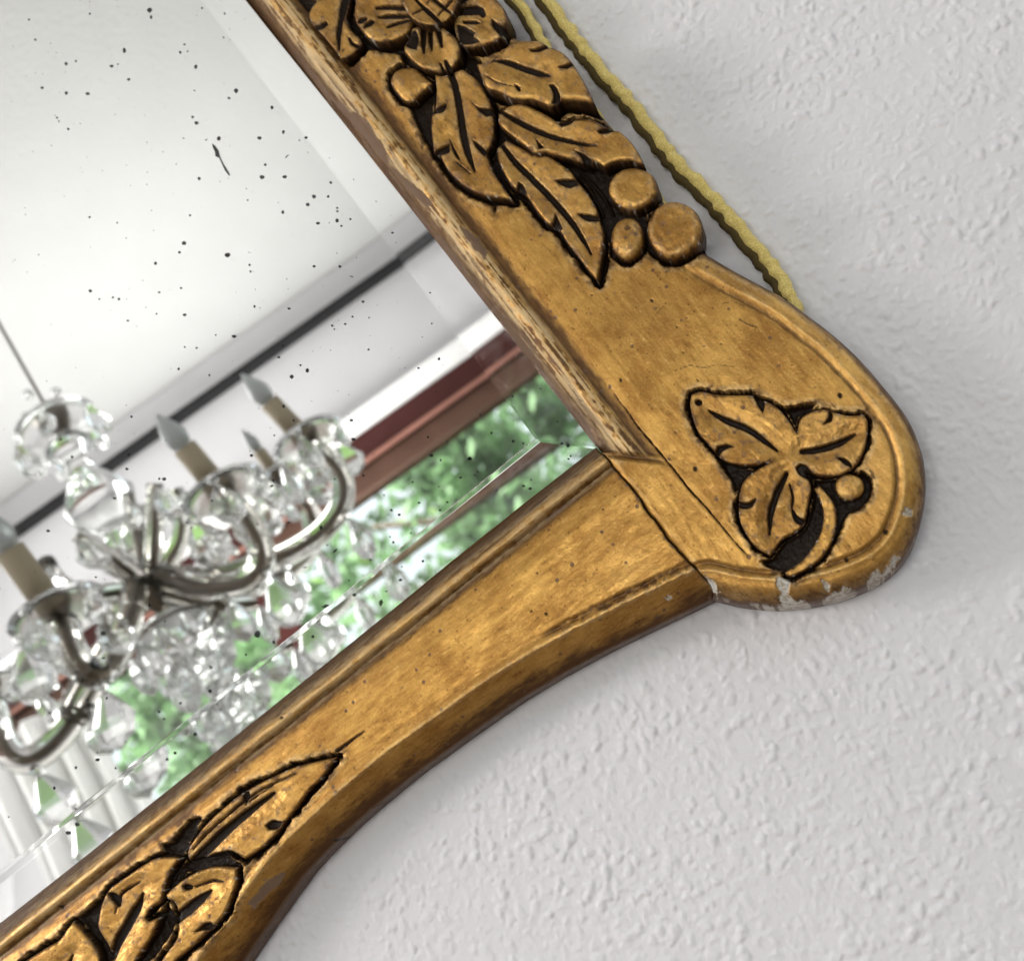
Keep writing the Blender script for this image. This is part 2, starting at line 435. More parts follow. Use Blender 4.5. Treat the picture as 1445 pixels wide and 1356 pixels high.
# ------------------------------------------------------------------ the mirror's traced outlines
def C(ox, oy, s, pts): return np.array([(ox+x/s, oy+y/s) for x, y in pts], float)
cA = lambda p: C(420, 0, 8.475, p)
cB = lambda p: C(560, 0, 7.533, p)
cC = lambda p: C(540, 80, 6.78, p)
cD = lambda p: C(660, 40, 6.78, p)
cE = lambda p: C(690, 160, 6.78, p)
cF = lambda p: C(820, 220, 6.78, p)
cG = lambda p: C(0, 1156, 6.78, p)
cH = lambda p: C(160, 1156, 6.78, p)
cK = lambda p: C(940, 500, 3.39, p)
cL = lambda p: C(240, 1000, 3.6125, p)
cM = lambda p: C(340, 0, 3.39, p)
cN = lambda p: C(640, 0, 3.39, p)
def ell(cx, cy, rx, ry, n=28, ph=0.0, wob=0.02):
    return [(cx+rx*math.cos(a)*(1+wob*math.sin(2.3*a+ph)), cy+ry*math.sin(a)*(1+wob*math.cos(3.1*a+ph))) for a in np.linspace(0, 2*math.pi, n, endpoint=False)]

mirror = empty('mirror', (0.0, 0.0, 1.25))
setp(mirror, 'antique carved gilt wood mirror with black-speckled old glass hanging on white plaster', 'mirror')

ORN = []   # name, mapping, outline, top mm above face, dome mm, dome width px, strokes, cuts, skirt (m), material, extra
def orn(name, mp, outline, top, dome, dw, strokes=(), cuts=(), sk=None, mat=None, wavy=0.25, label=None, tilt=(0, 0), corner=50, s=None, cup=0.0):
    s = s or 1
    ORN.append(dict(name=name, o=spline(mp(outline), 5, True, corner), top=top, dome=dome, dw=dw,
        st=[(mp([(a, b) for a, b, _ in k]), [w/sc(mp) for _, _, w in k]) for k in strokes],
        cu=[mp(k) for k in cuts], sk=sk if sk is not None else FACE-0.0065, mat=mat or M_GV, wavy=wavy, label=label, tilt=tilt, cup=cup))
def sc(mp): q = mp([(0, 0), (1, 0)]); return 1/(q[1][0]-q[0][0])

# three-lobed leaf on the corner block, its stem and berry
orn('leaf', cK, [(120, 190), (165, 175), (240, 190), (330, 193), (400, 192), (450, 212), (500, 232), (550, 268), (590, 318), (625, 375), (640, 310), (690, 275), (750, 262), (790, 272), (870, 290), (945, 285), (966, 322), (962, 400), (945, 470), (912, 530), (870, 562), (820, 582), (750, 586), (700, 570),
    (670, 560), (685, 600), (695, 650), (682, 715), (668, 790), (650, 830), (600, 865), (560, 885), (530, 920), (500, 965), (440, 932), (400, 890), (370, 840), (350, 790), (345, 720), (352, 650), (380, 592), (430, 552), (500, 510), (450, 527), (380, 532), (310, 522), (260, 497), (228, 462), (190, 420), (150, 370), (125, 300), (113, 240)],
    0.6, 1.3, 11,
    [[(205, 268, 10), (290, 315, 30), (380, 350, 30), (450, 395, 28), (530, 458, 10)], [(650, 463, 22), (730, 452, 30), (820, 425, 30), (905, 380, 10)], [(575, 568, 18), (530, 660, 30), (500, 760, 28), (493, 860, 8)], [(590, 620, 8), (605, 680, 12), (600, 730, 8)]],
    [[(415, 190), (450, 205), (472, 232), (463, 280), (440, 250)], [(235, 475), (245, 440), (290, 430), (325, 440), (288, 450), (262, 470), (250, 492)], [(780, 262), (797, 290), (790, 320), (750, 335), (775, 302)],
     [(815, 493), (850, 495), (885, 520), (890, 545), (850, 522)], [(342, 700), (390, 710), (432, 688), (412, 727), (370, 738), (346, 727)], [(600, 722), (625, 768), (668, 795), (650, 818), (618, 803), (602, 765)],
     [(618, 542), (640, 522), (670, 530), (700, 568), (690, 600), (640, 578)], ell(155, 230, 17, 14, 10)], label='three-lobed carved leaf on the corner block')
orn('stem', cK, [(700, 640), (735, 625), (775, 670), (812, 730), (818, 810), (800, 890), (755, 965), (690, 1020), (610, 1062), (575, 1058), (565, 1040), (640, 990), (700, 920), (740, 840), (750, 760), (730, 690)], 0.2, 1.8, 8)
orn('berry', cK, ell(878, 632, 72, 66), 0.6, 2.6, 17, label='small round berry beside the three-lobed leaf')
# carved spray at the top of the side rail
orn('leaf', cD, [(215, 285), (290, 215), (370, 160), (480, 110), (570, 103), (680, 108), (740, 140), (800, 165), (870, 195), (935, 245), (1000, 320), (1060, 420), (1120, 520), (1170, 620), (1212, 715), (1050, 690), (880, 688), (850, 722), (790, 745), (725, 718), (620, 680), (500, 684), (380, 650), (290, 602), (190, 572), (140, 520), (110, 430), (68, 328), (160, 312)],
    9.5, 3.2, 18, [[(225, 285, 20), (400, 325, 52), (560, 385, 56), (680, 420, 56), (780, 442, 14)], [(160, 440, 4), (300, 520, 8), (500, 560, 4)]],
    [[(585, 200), (650, 190), (760, 150), (800, 168), (750, 200), (670, 224), (600, 216)], [(860, 365), (930, 345), (985, 316), (1006, 345), (960, 382), (900, 382)], [(760, 525), (820, 528), (862, 590), (882, 650), (862, 705), (800, 718), (815, 640), (790, 570)], [(443, 530), (482, 548), (507, 590), (490, 603), (460, 575)]],
    sk=FACE-0.006, label='broad carved leaf nearest the cord')
orn('leaf', cN, [(205, 530), (250, 500), (330, 490), (400, 520), (450, 545), (500, 575), (570, 560), (640, 562), (690, 580), (735, 605), (790, 620), (840, 665), (880, 720), (912, 787), (850, 770), (780, 775), (720, 800), (680, 775), (620, 780), (560, 760), (500, 745), (440, 730), (390, 735), (330, 690), (280, 650), (213, 590)],
    5.2, 3.0, 15, [[(222, 528, 18), (330, 590, 25), (430, 635, 26), (530, 665, 22), (620, 685, 16), (680, 690, 6)]],
    [[(500, 590), (540, 566), (590, 558), (560, 590), (515, 604)], [(685, 625), (740, 608), (788, 616), (742, 636), (700, 637)], [(572, 713), (622, 733), (658, 765), (650, 788), (620, 788), (610, 755)], [(392, 662), (416, 688), (432, 706), (405, 712)]],
    sk=FACE-0.006, label='second carved leaf, above the cluster of berries')
orn('leaf', cN, [(200, 700), (245, 660), (320, 700), (400, 740), (450, 740), (500, 770), (560, 815), (590, 860), (640, 920), (680, 985), (695, 1040), (715, 1100), (718, 1160), (708, 1240), (688, 1345), (640, 1290), (590, 1220), (540, 1160), (510, 1110), (480, 1085), (440, 1060), (390, 1000), (345, 935), (300, 910), (262, 870), (225, 800), (205, 750)],
    3.2, 2.4, 14, [[(230, 690, 20), (290, 770, 27), (370, 850, 30), (450, 930, 30), (530, 1020, 30), (590, 1100, 26), (655, 1210, 8)]],
    [[(480, 862), (540, 856), (590, 858), (594, 885), (555, 897), (510, 882)], [(588, 1018), (640, 1023), (692, 1032), (694, 1055), (650, 1060), (615, 1042)], [(485, 1018), (505, 1058), (520, 1092), (500, 1098), (480, 1090), (468, 1072)], [(308, 868), (336, 888), (348, 920), (320, 942), (296, 935)]],
    label='long carved leaf pointing down to the corner')
orn('leaf', cC, [(490, 160), (560, 165), (630, 140), (700, 118), (760, 113), (830, 160), (900, 210), (960, 290), (1000, 370), (1037, 450), (1057, 540), (1064, 640), (1060, 760), (1030, 860), (992, 910), (1002, 960), (1040, 1060), (1090, 1150), (1160, 1250), (1240, 1368), (1130, 1352), (1000, 1330), (900, 1300), (800, 1250), (720, 1190), (640, 1110), (580, 1020), (540, 930), (480, 915), (478, 860), (463, 760), (458, 660), (463, 560), (488, 500), (500, 420), (505, 300), (495, 220)],
    3.6, 2.0, 15, [[(640, 150, 64), (680, 260, 64), (710, 400, 68), (735, 560, 70), (760, 720, 72), (800, 900, 68), (872, 1090, 18)], [(700, 1000, 10), (760, 1050, 16), (830, 1105, 6)], [(630, 780, 6), (680, 900, 30), (740, 1000, 6)]],
    [[(466, 500), (560, 470), (605, 435), (602, 480), (570, 532), (485, 545)], [(850, 430), (910, 480), (980, 490), (1060, 498), (1055, 560), (990, 572), (920, 512)], [(476, 915), (560, 860), (630, 818), (632, 900), (590, 928), (500, 930)], [(850, 785), (900, 820), (960, 870), (995, 910), (970, 945), (920, 900), (880, 850)]],
    label='carved leaf hanging under the flower')
orn('berry', cC, [(58, 200), (95, 130), (175, 88), (270, 80), (345, 120), (405, 180), (467, 240), (420, 295), (340, 365), (300, 410), (240, 422), (168, 392), (108, 322), (70, 262)], 3.6, 3.2, 22, label='berry under the left petal')
orn('berry', cF, ell(488, 300, 235, 212, 28, 1.0), 4.2, 3.4, 13, sk=FACE-0.012, label='upper berry of the cluster of three')
orn('berry', cF, ell(432, 770, 166, 212, 28, 2.0), 3.8, 4.6, 24, label='left, smallest berry of the cluster of three')
orn('berry', cF, ell(888, 695, 264, 284, 30, 0.3), 5.0, 4.0, 13, sk=FACE-0.012, label='largest berry, at the edge of the frame')
# the flower
orn('petal', cA, [(600, -140), (690, -60), (668, 60), (663, 165), (690, 275), (740, 345), (800, 420), (860, 462), (950, 492), (1080, 492), (1200, 462), (1300, 402), (1345, 340), (1370, 200), (1310, 60), (1200, -80), (1000, -160), (800, -180)], 5.0, 3.0, 15,
    [[(930, 75, 30), (1050, 62, 48), (1250, 60, 48)], [(955, 182, 34), (1080, 165, 58), (1320, 150, 54)], [(1062, 305, 38), (1150, 262, 56), (1350, 190, 50)]],
    [[(700, 262), (740, 220), (828, 195), (826, 240), (762, 288)], [(778, 325), (808, 270), (870, 230), (917, 240), (880, 300), (800, 338)]], label='left petal of the flower')
orn('petal', cB, [(650, 30), (720, -20), (830, -90), (980, -80), (1090, 20), (1150, 120), (1165, 240), (1125, 340), (1112, 400), (1040, 442), (920, 482), (790, 500), (690, 480), (620, 380), (590, 240), (610, 100)], 5.2, 3.4, 16,
    [[(700, 208, 40), (800, 215, 52), (860, 220, 30)], [(640, 110, 60), (720, 90, 90), (860, 90, 80), (900, 130, 60)]],
    [[(620, 240), (700, 250), (760, 290), (835, 340), (812, 385), (885, 440), (760, 465), (660, 450)], [(1000, 180), (1060, 240), (1135, 280), (1160, 300), (1130, 385), (1090, 372), (1008, 270)]], sk=FACE-0.012, label='right petal of the flower, nearest the wall')
orn('petal', cB, [(75, 440), (120, 350), (170, 270), (300, 230), (450, 240), (530, 312), (605, 372), (652, 450), (668, 540), (642, 640), (560, 712), (450, 748), (320, 738), (200, 682), (110, 592), (65, 530)], 5.6, 2.8, 14,
    [[(265, 260, 60), (262, 400, 58), (272, 545, 22)], [(325, 250, 52), (338, 400, 52), (352, 510, 22)], [(415, 250, 56), (440, 380, 56), (465, 480, 20)], [(445, 655, 24), (475, 720, 34), (500, 760, 34)], [(500, 630, 40), (530, 700, 56), (560, 760, 50)]],
    [[(75, 440), (110, 350), (190, 300), (220, 380), (200, 520), (110, 500)]], label='lower petal of the flower')
orn('flower_centre', cB, ell(342, -60, 300, 312, 36, 0.5, 0.01), 10.0, 2.0, 9,
    [[(180, -30, 30), (330, 110, 54), (450, 225, 40)], [(330, -60, 26), (480, 50, 40), (560, 118, 16)], [(160, 130, 14), (255, 62, 26)], [(410, 128, 16), (480, 60, 26), (570, -20, 26)], [(300, 0, 12), (360, -60, 20)]], label='round cross-hatched centre of the flower')
orn('leaf', cA, [(240, 3), (170, 70), (128, 170), (158, 275), (240, 362), (330, 462), (420, 572), (502, 692), (600, 672), (700, 602), (768, 520), (740, 450), (660, 380), (600, 300), (565, 195), (590, 60), (620, -80), (420, -80)], 3.0, 1.4, 12,
    [[(560, -60, 90), (530, 80, 84), (495, 250, 66), (472, 400, 60), (480, 575, 26)]],
    [[(180, 312), (260, 290), (345, 243), (358, 285), (300, 342), (212, 355)], [(590, 428), (620, 440), (662, 500), (752, 545), (700, 565), (618, 522)]], label='carved leaf left of the flower')
# carved spray on the bottom rail
orn('leaf', cL, [(852, 243), (760, 262), (640, 292), (540, 335), (440, 385), (340, 445), (260, 510), (180, 585), (120, 660), (80, 725), (86, 784), (200, 752), (300, 738), (340, 748), (380, 768), (450, 725), (530, 655), (590, 575), (650, 500), (705, 425), (780, 345)],
    1.2, 1.8, 12, [[(522, 430, 12), (400, 520, 34), (280, 620, 44), (150, 745, 50), (90, 800, 40)], [(640, 330, 4), (420, 440, 7), (200, 620, 8), (110, 720, 4)], [(560, 360, 4), (400, 470, 6)]],
    [[(370, 425), (400, 418), (402, 450), (378, 492), (368, 460)], [(483, 597), (520, 568), (572, 578), (545, 612), (500, 618)], [(100, 790), (200, 748), (300, 722), (350, 745), (300, 790), (180, 800)]], mat=M_GH, label='largest carved leaf of the bottom rail spray')
orn('leaf', cH, [(642, 370), (560, 356), (460, 360), (370, 380), (270, 435), (150, 520), (40, 595), (-45, 660), (-90, 730), (-130, 830), (-152, 950), (-155, 1040), (-100, 1150), (-60, 1250), (-40, 1420), (170, 1420), (260, 1285), (345, 1160), (400, 1050), (434, 933), (330, 972), (300, 945), (350, 860), (455, 790), (480, 700), (505, 590), (560, 480)],
    1.4, 2.0, 12, [[(267, 712, 16), (210, 850, 76), (120, 1010, 92), (40, 1150, 86), (-30, 1320, 70)], [(240, 600, 8), (60, 720, 24), (0, 900, 8)]],
    [[(-62, 700), (0, 708), (62, 760), (52, 832), (20, 845), (-30, 780)]], mat=M_GH, label='middle carved leaf of the bottom rail spray')
orn('leaf', cH, [(1182, 457), (1060, 447), (940, 452), (830, 482), (720, 535), (620, 600), (540, 668), (490, 722), (512, 762), (570, 800), (590, 900), (575, 960), (600, 1040), (590, 1150), (500, 1270), (400, 1420), (520, 1420), (650, 1310), (770, 1210), (870, 1110), (940, 1050), (1010, 975), (1075, 880), (1130, 750), (1172, 610)],
    1.4, 2.0, 12, [[(912, 688, 20), (800, 780, 88), (680, 880, 98), (560, 970, 96)], [(1040, 600, 8), (940, 590, 22), (760, 650, 10)]],
    [[(768, 1082), (860, 1000), (930, 983), (962, 1030), (920, 1062), (850, 1062)], ell(700, 650, 42, 28, 10)], mat=M_GH, label='carved leaf nearest the outer edge of the bottom rail')
orn('leaf', cG, [(690, 973), (750, 1030), (820, 1110), (890, 1200), (940, 1300), (965, 1450), (150, 1450), (230, 1356), (330, 1290), (450, 1215), (540, 1160), (600, 1090), (650, 1020)], 1.2, 2.0, 14, [[(560, 1500, 60), (640, 1380, 30), (680, 1300, 8)]], mat=M_GH, label='lowest carved leaf of the bottom rail spray')

# recessed, black-washed ground between and round the carvings (photo pixels)
DARK = [cK([(700, 590), (830, 580), (940, 560), (985, 600), (985, 680), (940, 735), (880, 770), (840, 850), (790, 940), (720, 1010), (640, 1045), (500, 1030), (440, 990), (500, 965), (560, 890), (650, 830), (690, 720)]),
    cK([(560, 255), (640, 238), (720, 232), (700, 275), (640, 300), (625, 385)]), cK([(240, 505), (400, 535), (420, 560), (350, 650), (330, 690), (300, 600)]),
    cC([(150, 400), (300, 380), (480, 200), (500, 900), (480, 925), (400, 830), (320, 660), (240, 480)]),
    cB([(0, 350), (200, 250), (640, 200), (700, 500), (900, 640), (1000, 1000), (700, 720), (400, 780), (120, 640)]),
    cE([(20, 60), (700, 440), (1350, 470), (1210, 560), (1150, 900), (1190, 1000), (1150, 1356), (1090, 1356), (1085, 1100), (1020, 880), (850, 620), (200, 200), (60, 1000), (10, 600)]),
    cF([(250, 100), (640, 420), (640, 900), (500, 1000), (250, 980), (200, 500)]),
    cH([(440, 230), (560, 190), (700, 0), (850, -20), (700, 300), (640, 380), (500, 330)]), cH([(460, 780), (500, 600), (680, 400), (1100, 330), (1200, 440), (700, 520), (560, 780), (590, 900), (590, 1060), (300, 1440), (160, 1440), (430, 935)]),
    cG([(720, 940), (1010, 690), (930, 1000), (1080, 1180), (1130, 1440), (950, 1440), (830, 1110)]), cA([(560, -100), (700, -100), (660, 160), (800, 470), (1350, 340), (1400, 700), (1000, 620), (760, 560), (600, 300)]),
    cA([(-150, -100), (250, -20), (130, 150), (60, 110), (-60, 20)])]

# ------------------------------------------------------------------ frame outlines (photo pixel, height in m of the traced edge)
inner_v = [((-22, -480), .0165), ((254, -120), .0165), ((346, 0), .0165), ((500, 193), .0165), ((662, 400), .0165), ((842, 631), .0165)]
inner_h = [((842, 631), .0165), ((700, 743), .0165), ((640, 791), .0165), ((400, 985), .0165), ((130, 1201), .0165), ((0, 1303), .0165), ((-130, 1407), .0165), ((-430, 1647), .0165)]
seam = [((842, 631), .0165), ((856, 648), .026), ((870, 665), .028), ((888, 686), .028), ((903, 705), .028), ((912, 722), .028), ((927, 738), .028), ((938, 756), .028), ((952, 772), .028), ((968, 790), .028), ((986, 807), .028), ((1000, 822), .025), ((1009, 838), .014), ((1010, 849), .003)]
ear = [((1010, 849), .003), ((1050, 858), .003), ((1100, 862), .003), ((1150, 857), .003), ((1200, 844), .004), ((1250, 818), .008), ((1282, 783), .012), ((1299, 740), .015), ((1306, 690), .016), ((1300, 640), .016), ((1280, 592), .016), ((1240, 540), .016), ((1190, 488), .016), ((1140, 448), .016), ((1100, 420), .016), ((1040, 388), .016), ((992, 361), .016)]
topout = [((960, 320), .016), ((930, 278), .016), ((905, 236), .016), ((870, 190), .016), ((842, 158), .016), ((812, 118), .016), ((780, 84), .016), ((742, 66), .016), ((716, 50), .016), ((690, 0), .016), ((650, -50), .016), ((590, -120), .016), ((452, -300), .016), ((314, -480), .016)]
outer_h = [((1010, 849), .003), ((935, 885), .003), ((846, 929), .003), ((758, 979), .003), ((700, 1018), .003), ((645, 1057), .003), ((597, 1092), .003), ((555, 1126), .003), ((520, 1156), .003), ((489, 1185), .003), ((453, 1222), .003), ((434, 1246), .003), ((395, 1300), .003), ((359, 1353), .003), ((325, 1410), .003), ((290, 1470), .003), ((215, 1570), .003), ((90, 1690), .003), ((-120, 1870), .003)]
def cv(lst, seg=1):
    P = np.array([p for p, _ in lst], float); h = np.array([q for _, q in lst])
    Q = conv(P, h)
    return spline(Q, seg, False) if seg > 1 else Q
IV, IH, SE, EA, TO, OH = cv(inner_v, 4), cv(inner_h, 4), cv(seam, 3), cv(ear, 6), cv(topout, 4), cv(outer_h, 5)
SE[1:-1] += RNG.uniform(-0.7, 0.7, SE[1:-1].shape)
side_poly = np.concatenate([IV[:-1], SE[:-1], EA[:-1], TO])
bot_poly = np.concatenate([IH[::-1][:-1], (SE-np.array([0.45, -0.35]))[:-1], OH])
OUT = np.concatenate([EA, TO])
for o in ORN: o['of'] = conv(o['o'], FACE+(o['top']-o['dome']*0.5)/1000)
DARKF = [conv(spline(d, 3, True), FACE-0.001) for d in DARK]
GW = dict(top=9.0, ear=8.0, low=8.5)
crack = spline(np.array([(858, 540), (870, 560), (885, 580), (897, 598), (911, 615), (934, 642), (953, 665), (972, 690), (991, 710), (1010, 732), (1028, 754), (1041, 769), (1055, 784)], float), 3)
crackw = np.interp(np.arange(len(crack)), [0, 6, 20, len(crack)-1], [0.3, 1.6, 2.6, 1.2])
twig = [cE([(860, 550), (990, 660), (1100, 800), (1172, 945)]), cE([(840, 590), (930, 700), (1010, 820), (1080, 960)])]
GESSO = [C(940, 500, 3.39, p) for p in ([(545, 1075), (590, 1085), (612, 1120), (600, 1160), (620, 1190), (690, 1195), (700, 1202), (640, 1225), (570, 1235), (545, 1195), (560, 1150), (540, 1120)], [(750, 1095), (775, 1110), (780, 1145), (760, 1130)],
    [(770, 1165), (830, 1150), (850, 1120), (880, 1140), (860, 1165), (800, 1195), (765, 1210)], [(1110, 975), (1124, 985), (1060, 1062), (1000, 1105), (960, 1115), (970, 1080), (1010, 1045), (1030, 1065), (1060, 1030), (1085, 985)],
    [(1140, 760), (1172, 770), (1165, 800), (1135, 790)], [(215, 1085), (240, 1100), (266, 1150), (252, 1175), (225, 1130)])] + [cL([(695, 865), (740, 850), (712, 890)]), C(640, 580, 3.39, [(1020, 905), (1060, 895), (1030, 925)])]
BOLE = [cM([(500, 530), (560, 545), (620, 600), (690, 710), (720, 790), (830, 890), (920, 960), (930, 995), (890, 1000), (780, 880), (640, 720), (520, 580)]), cL([(400, 1000), (440, 940), (490, 880), (560, 830), (577, 842), (530, 900), (480, 960), (425, 1022)]),
    C(640, 580, 3.39, [(440, 520), (500, 470), (590, 415), (606, 402), (530, 480), (450, 535)]), C(400, 250, 2.712, [(680, 200), (735, 225), (790, 300), (780, 340), (700, 240)])]

def line_d(X, Y, a, b):
    """signed distance to the line a-b"""
    L = math.hypot(b[0]-a[0], b[1]-a[1]); return ((X-a[0])*(b[1]-a[1])-(Y-a[1])*(b[0]-a[0]))/L
def frame_fun(which):
    def f(X, Y):
        if which == 'side':
            di = pdist(X, Y, np.concatenate([IV[:1], IV[-1:]]), False) if False else np.abs(line_d(X, Y, IV[0], IV[-1]))
            s = X*0.614+Y*0.789; t = X*0.789-Y*0.614
        else:
            di = np.abs(line_d(X, Y, IH[-1], IH[0])); s = X*0.782-Y*0.623; t = X*0.623+Y*0.782
        nz = fbm(X/38, Y/38, 2, 3)-0.5; n2 = fbm(X/9, Y/9, 6, 3)-0.5
        gr = fbm(s/40, t/4.0, 20, 3)-0.5; n3 = fbm(X/3.2, Y/3.2, 31, 2)-0.5
        h = 0.55*nz+0.12*n2+0.10*gr
        wob = 2.2*(fbm(s/70, t*0+3, 14, 2)-0.5)
        stain_tone = np.zeros_like(X)  # brown dirt in the valleys, plus darker inner strip and outer rim
        # inner bead and the valley beside it
        if which == 'side':
            d = di+wob
            prof = np.interp(d, [0, 6, 14, 24, 33, 40, 46, 52, 60, 75, 95, 400], [-11, -8.0, -4.6, -1.7, -0.4, -0.2, -0.9, -2.4, -2.2, -0.9, -0.1, 0])
            # the bead is cut off square at the corner
            cut = sm(-5, 3, (632+(X-843)*0.12)-Y) 
            prof = prof*cut+(1-cut)*np.interp(d, [0, 10, 400], [-2.2, -0.8, 0])
            stain_tone += 0.95*cut*np.exp(-((d-56)/11)**2)+1.25*cut*sm(32, 8, d+7*gr*2)+0.35*cut*sm(50, 36, d)*sm(0.5, 0.62, fbm(s/55, t/3.2, 77, 3))
            e = np.abs((632+(X-843)*0.12)+6-Y); stain_tone += 0.8*sm(9, 0, e)*sm(72, 56, d)*(Y > 600)
            h = h-1.4*sm(8, 0, e)*sm(70, 55, d)*sm(600, 615, Y)
        else:
            d = di+wob
            prof = np.interp(d, [0, 6, 14, 22, 29, 34, 39, 44, 51, 64, 84, 400], [-11, -8.8, -6.0, -3.0, -1.0, -0.5, -1.3, -2.9, -2.7, -1.1, -0.1, 0])
            stain_tone += 0.95*np.exp(-((d-47)/9)**2)+1.3*sm(38, 10, d+10*gr)  # valley dirt, then a brown strip darkest next to the glass
        h = h+prof
        streak = 0.6*fbm(s/55, t/2.2, 80, 3)+0.4*fbm(s/9, t/5, 83, 3); rub = sm(8, 24, d)*sm(52, 42, d)*sm(0.40, 0.60, streak)*(1.0 if which == 'side' else 0.45)
        if which == 'side': rub = rub*cut; stain_tone += cut*sm(50, 40, d)*sm(0.46, 0.36, streak)*0.8
        # outer moulding
        if which == 'side':
            do = pdist(X, Y, OUT, False)
            wr = np.interp(Y, [300, 700, 800, 840], [24, 30, 34, 36]); inn = sm(350, 400, Y+0.35*(X-990)); drop = 12.0
            ga = 1.0*inn
        else:
            do = pdist(X, Y, OH, False); wr = np.full(X.shape, 41.0); drop = 12.0; ga = 0.35+0.65*sm(740, 800, X)+0.4*sm(420, 350, X)
        do = do+2.0*(fbm(s/60, t/60, 33, 2)-0.5)
        k = np.clip(do/wr, 0, 1)
        if which == 'side': roll = -drop*(1-np.sqrt(np.clip(1-(1-k)**2.2, 0, 1)))
        else: roll = -drop*(1-k)**1.15
        h = h+roll+ga*(0.55*np.exp(-((do-wr-3)/5)**2)-1.0*np.exp(-((do-wr-13-2*n2)/4.5)**2))
        stain_tone += ga*0.5*np.exp(-((do-wr-13)/5)**2)*sm(0.35, 0.6, fbm(s/12, t/12, 40, 2))
        stain_tone += 1.35*sm(wr*0.85, -wr*0.1, do)*sm(-0.3, 0.7, fbm(s/50, t/25, 41, 2))  # outer rim turns darker brown towards its edge
        # carving ground
        rec = np.full(X.shape, -1e3)
        wv = 8.5*(fbm(X/17, Y/17, 50, 3)-0.5)+3.5*n3
        for o in ORN:
            g = o['of']; c = g.mean(0)
            w = 8.0 if c[1] < 420 else (5.6 if c[0] > 900 else 7.0)
            rec = np.maximum(rec, sdist(X, Y, g, 30)+w+wv)
        for dd in DARKF: rec = np.maximum(rec, sdist(X, Y, dd, 20)+wv*0.6)
        if which == 'side':                       # leave the bead untouched by the recess
            rec = np.where(di < 56, np.minimum(rec, (di-54)), rec)
        else: rec = np.where(di < 44, np.minimum(rec, (di-42)), rec)
        rd = sm(-1, 6, rec)
        h = h*(1-rd)+rd*np.minimum(h, -5.0+0.9*n2+0.7*n3+0.4*nz)
        wash = sm(0.2, 2.6, rec+2.6*n3+2*n2)
        stain_tone += 0.8*sm(-14, 0, rec)*sm(0.25, 0.65, fbm(X/7, Y/7, 55, 3))
        if which == 'side':
            for tw in twig:
                k = stroke(X, Y, tw, [3, 3.4, 3.2, 2.5]); h = h+1.6*sm(-1.5, 1.2, k)
            ck = stroke(X, Y, crack, list(crackw)) ; ck2 = ck+1.2*n3
            h = h-1.6*sm(-0.6, 1.0, ck2); wash = np.maximum(wash, sm(-0.25, 0.5, ck2))
            for pts, w in ((C(740, 300, 3.39, [(740, 755), (790, 732), (860, 742), (920, 728), (1000, 738)]), 1.0), (C(740, 300, 3.39, [(600, 560), (625, 495), (665, 450)]), .7), (C(740, 300, 3.39, [(950, 435), (1000, 428), (1050, 445)]), 1.2), (C(740, 300, 3.39, [(1028, 510), (1070, 535), (1110, 548)]), 2.2)):
                kk = stroke(X, Y, pts, [w]*len(pts))+1.1*n3; wash = np.maximum(wash, 0.8*sm(-0.3, 0.4, kk))
            for (px, py, r) in ((1186, 558, 6), (1250, 750, 6), (1182, 847, 3), (981, 662, 5), (920, 424, 3.0), (955, 461, 3.0), (964, 497, 2.4), (835, 416, 2), (1018, 485, 2), (876, 536, 3), (985, 537, 2.4), (1195, 790, 4.5), (996, 595, 0.1)):
                kk = r*0.62-np.hypot((X-px)*1.1, Y-py)+1.2*n2*r*0.5; h = h-0.7*sm(-1, 1.5, kk); wash = np.maximum(wash, 0.9*sm(-0.6, 0.6, kk))
        else:
            for pts, w in ((cL([(850, 215), (900, 180), (945, 145), (990, 115)]), [5, 3.5, 2.5, 1]), (cL([(300, 560), (340, 520), (360, 500)]), [1, 2, 1])):
                kk = stroke(X, Y, pts, w)+1.2*n3; h = h-1.2*sm(-1, 1, kk); wash = np.maximum(wash, sm(-0.3, 0.5, kk))
            for (px, py, r) in ((771, 866, 4.5), (750, 862, 2.5), (396, 1012, 4), (458, 1189, 5), (500, 1083, 2), (816, 745, 1.5), (893, 877, 2.5), (851, 718, 2), (82, 1280, 5), (758, 808, 2)):
                kk = r*0.62-np.hypot((X-px), (Y-py)*1.2)+1.2*n2*r*0.5; h = h-0.6*sm(-1, 1.5, kk); wash = np.maximum(wash, 0.85*sm(-0.6, 0.6, kk))
            # torn gilding in the groove near the corner
            k2 = np.exp(-((do-wr-10)/8)**2)*sm(760, 800, X); h = h+k2*1.3*(fbm(s/9, t/6, 60, 2)-0.5); stain_tone += 0.7*k2*sm(0.45, 0.6, fbm(s/7, t/5, 61, 2))
        # broken edge along the joint
        ds = pdist(X, Y, SE, False); h = h-1.1*sm(2.4, 0, ds+1.2*n3); wash = np.maximum(wash, 0.85*sm(1.0, 0.1, ds+1.6*n2+0.5*n3))
        gesso = np.zeros_like(X); bole = np.zeros_like(X)
        if which == 'bottom':
            q = sm(7, 2, ds)*sm(0.58, 0.66, fbm(X/5, Y/5, 70, 2)); bole = np.maximum(bole, 0.8*q)
        for g_ in GESSO: gesso = np.maximum(gesso, sm(-0.5, 0.6, sdist(X, Y, conv(g_, 0.014), 8)+9*n2+6*n3))
        for g_ in BOLE: bole = np.maximum(bole, sm(-0.6, 0.8, sdist(X, Y, conv(g_, 0.024), 14)+9*gr+5*n2))
        # chipped rim
        rim = sm(5, 0, do)*sm(0.60, 0.68, fbm(X/11, Y/11, 72, 3))*(sm(700, 800, Y) if which == 'side' else 0.0)
        gesso = np.maximum(gesso, rim)
        h = h-0.6*gesso-0.2*bole
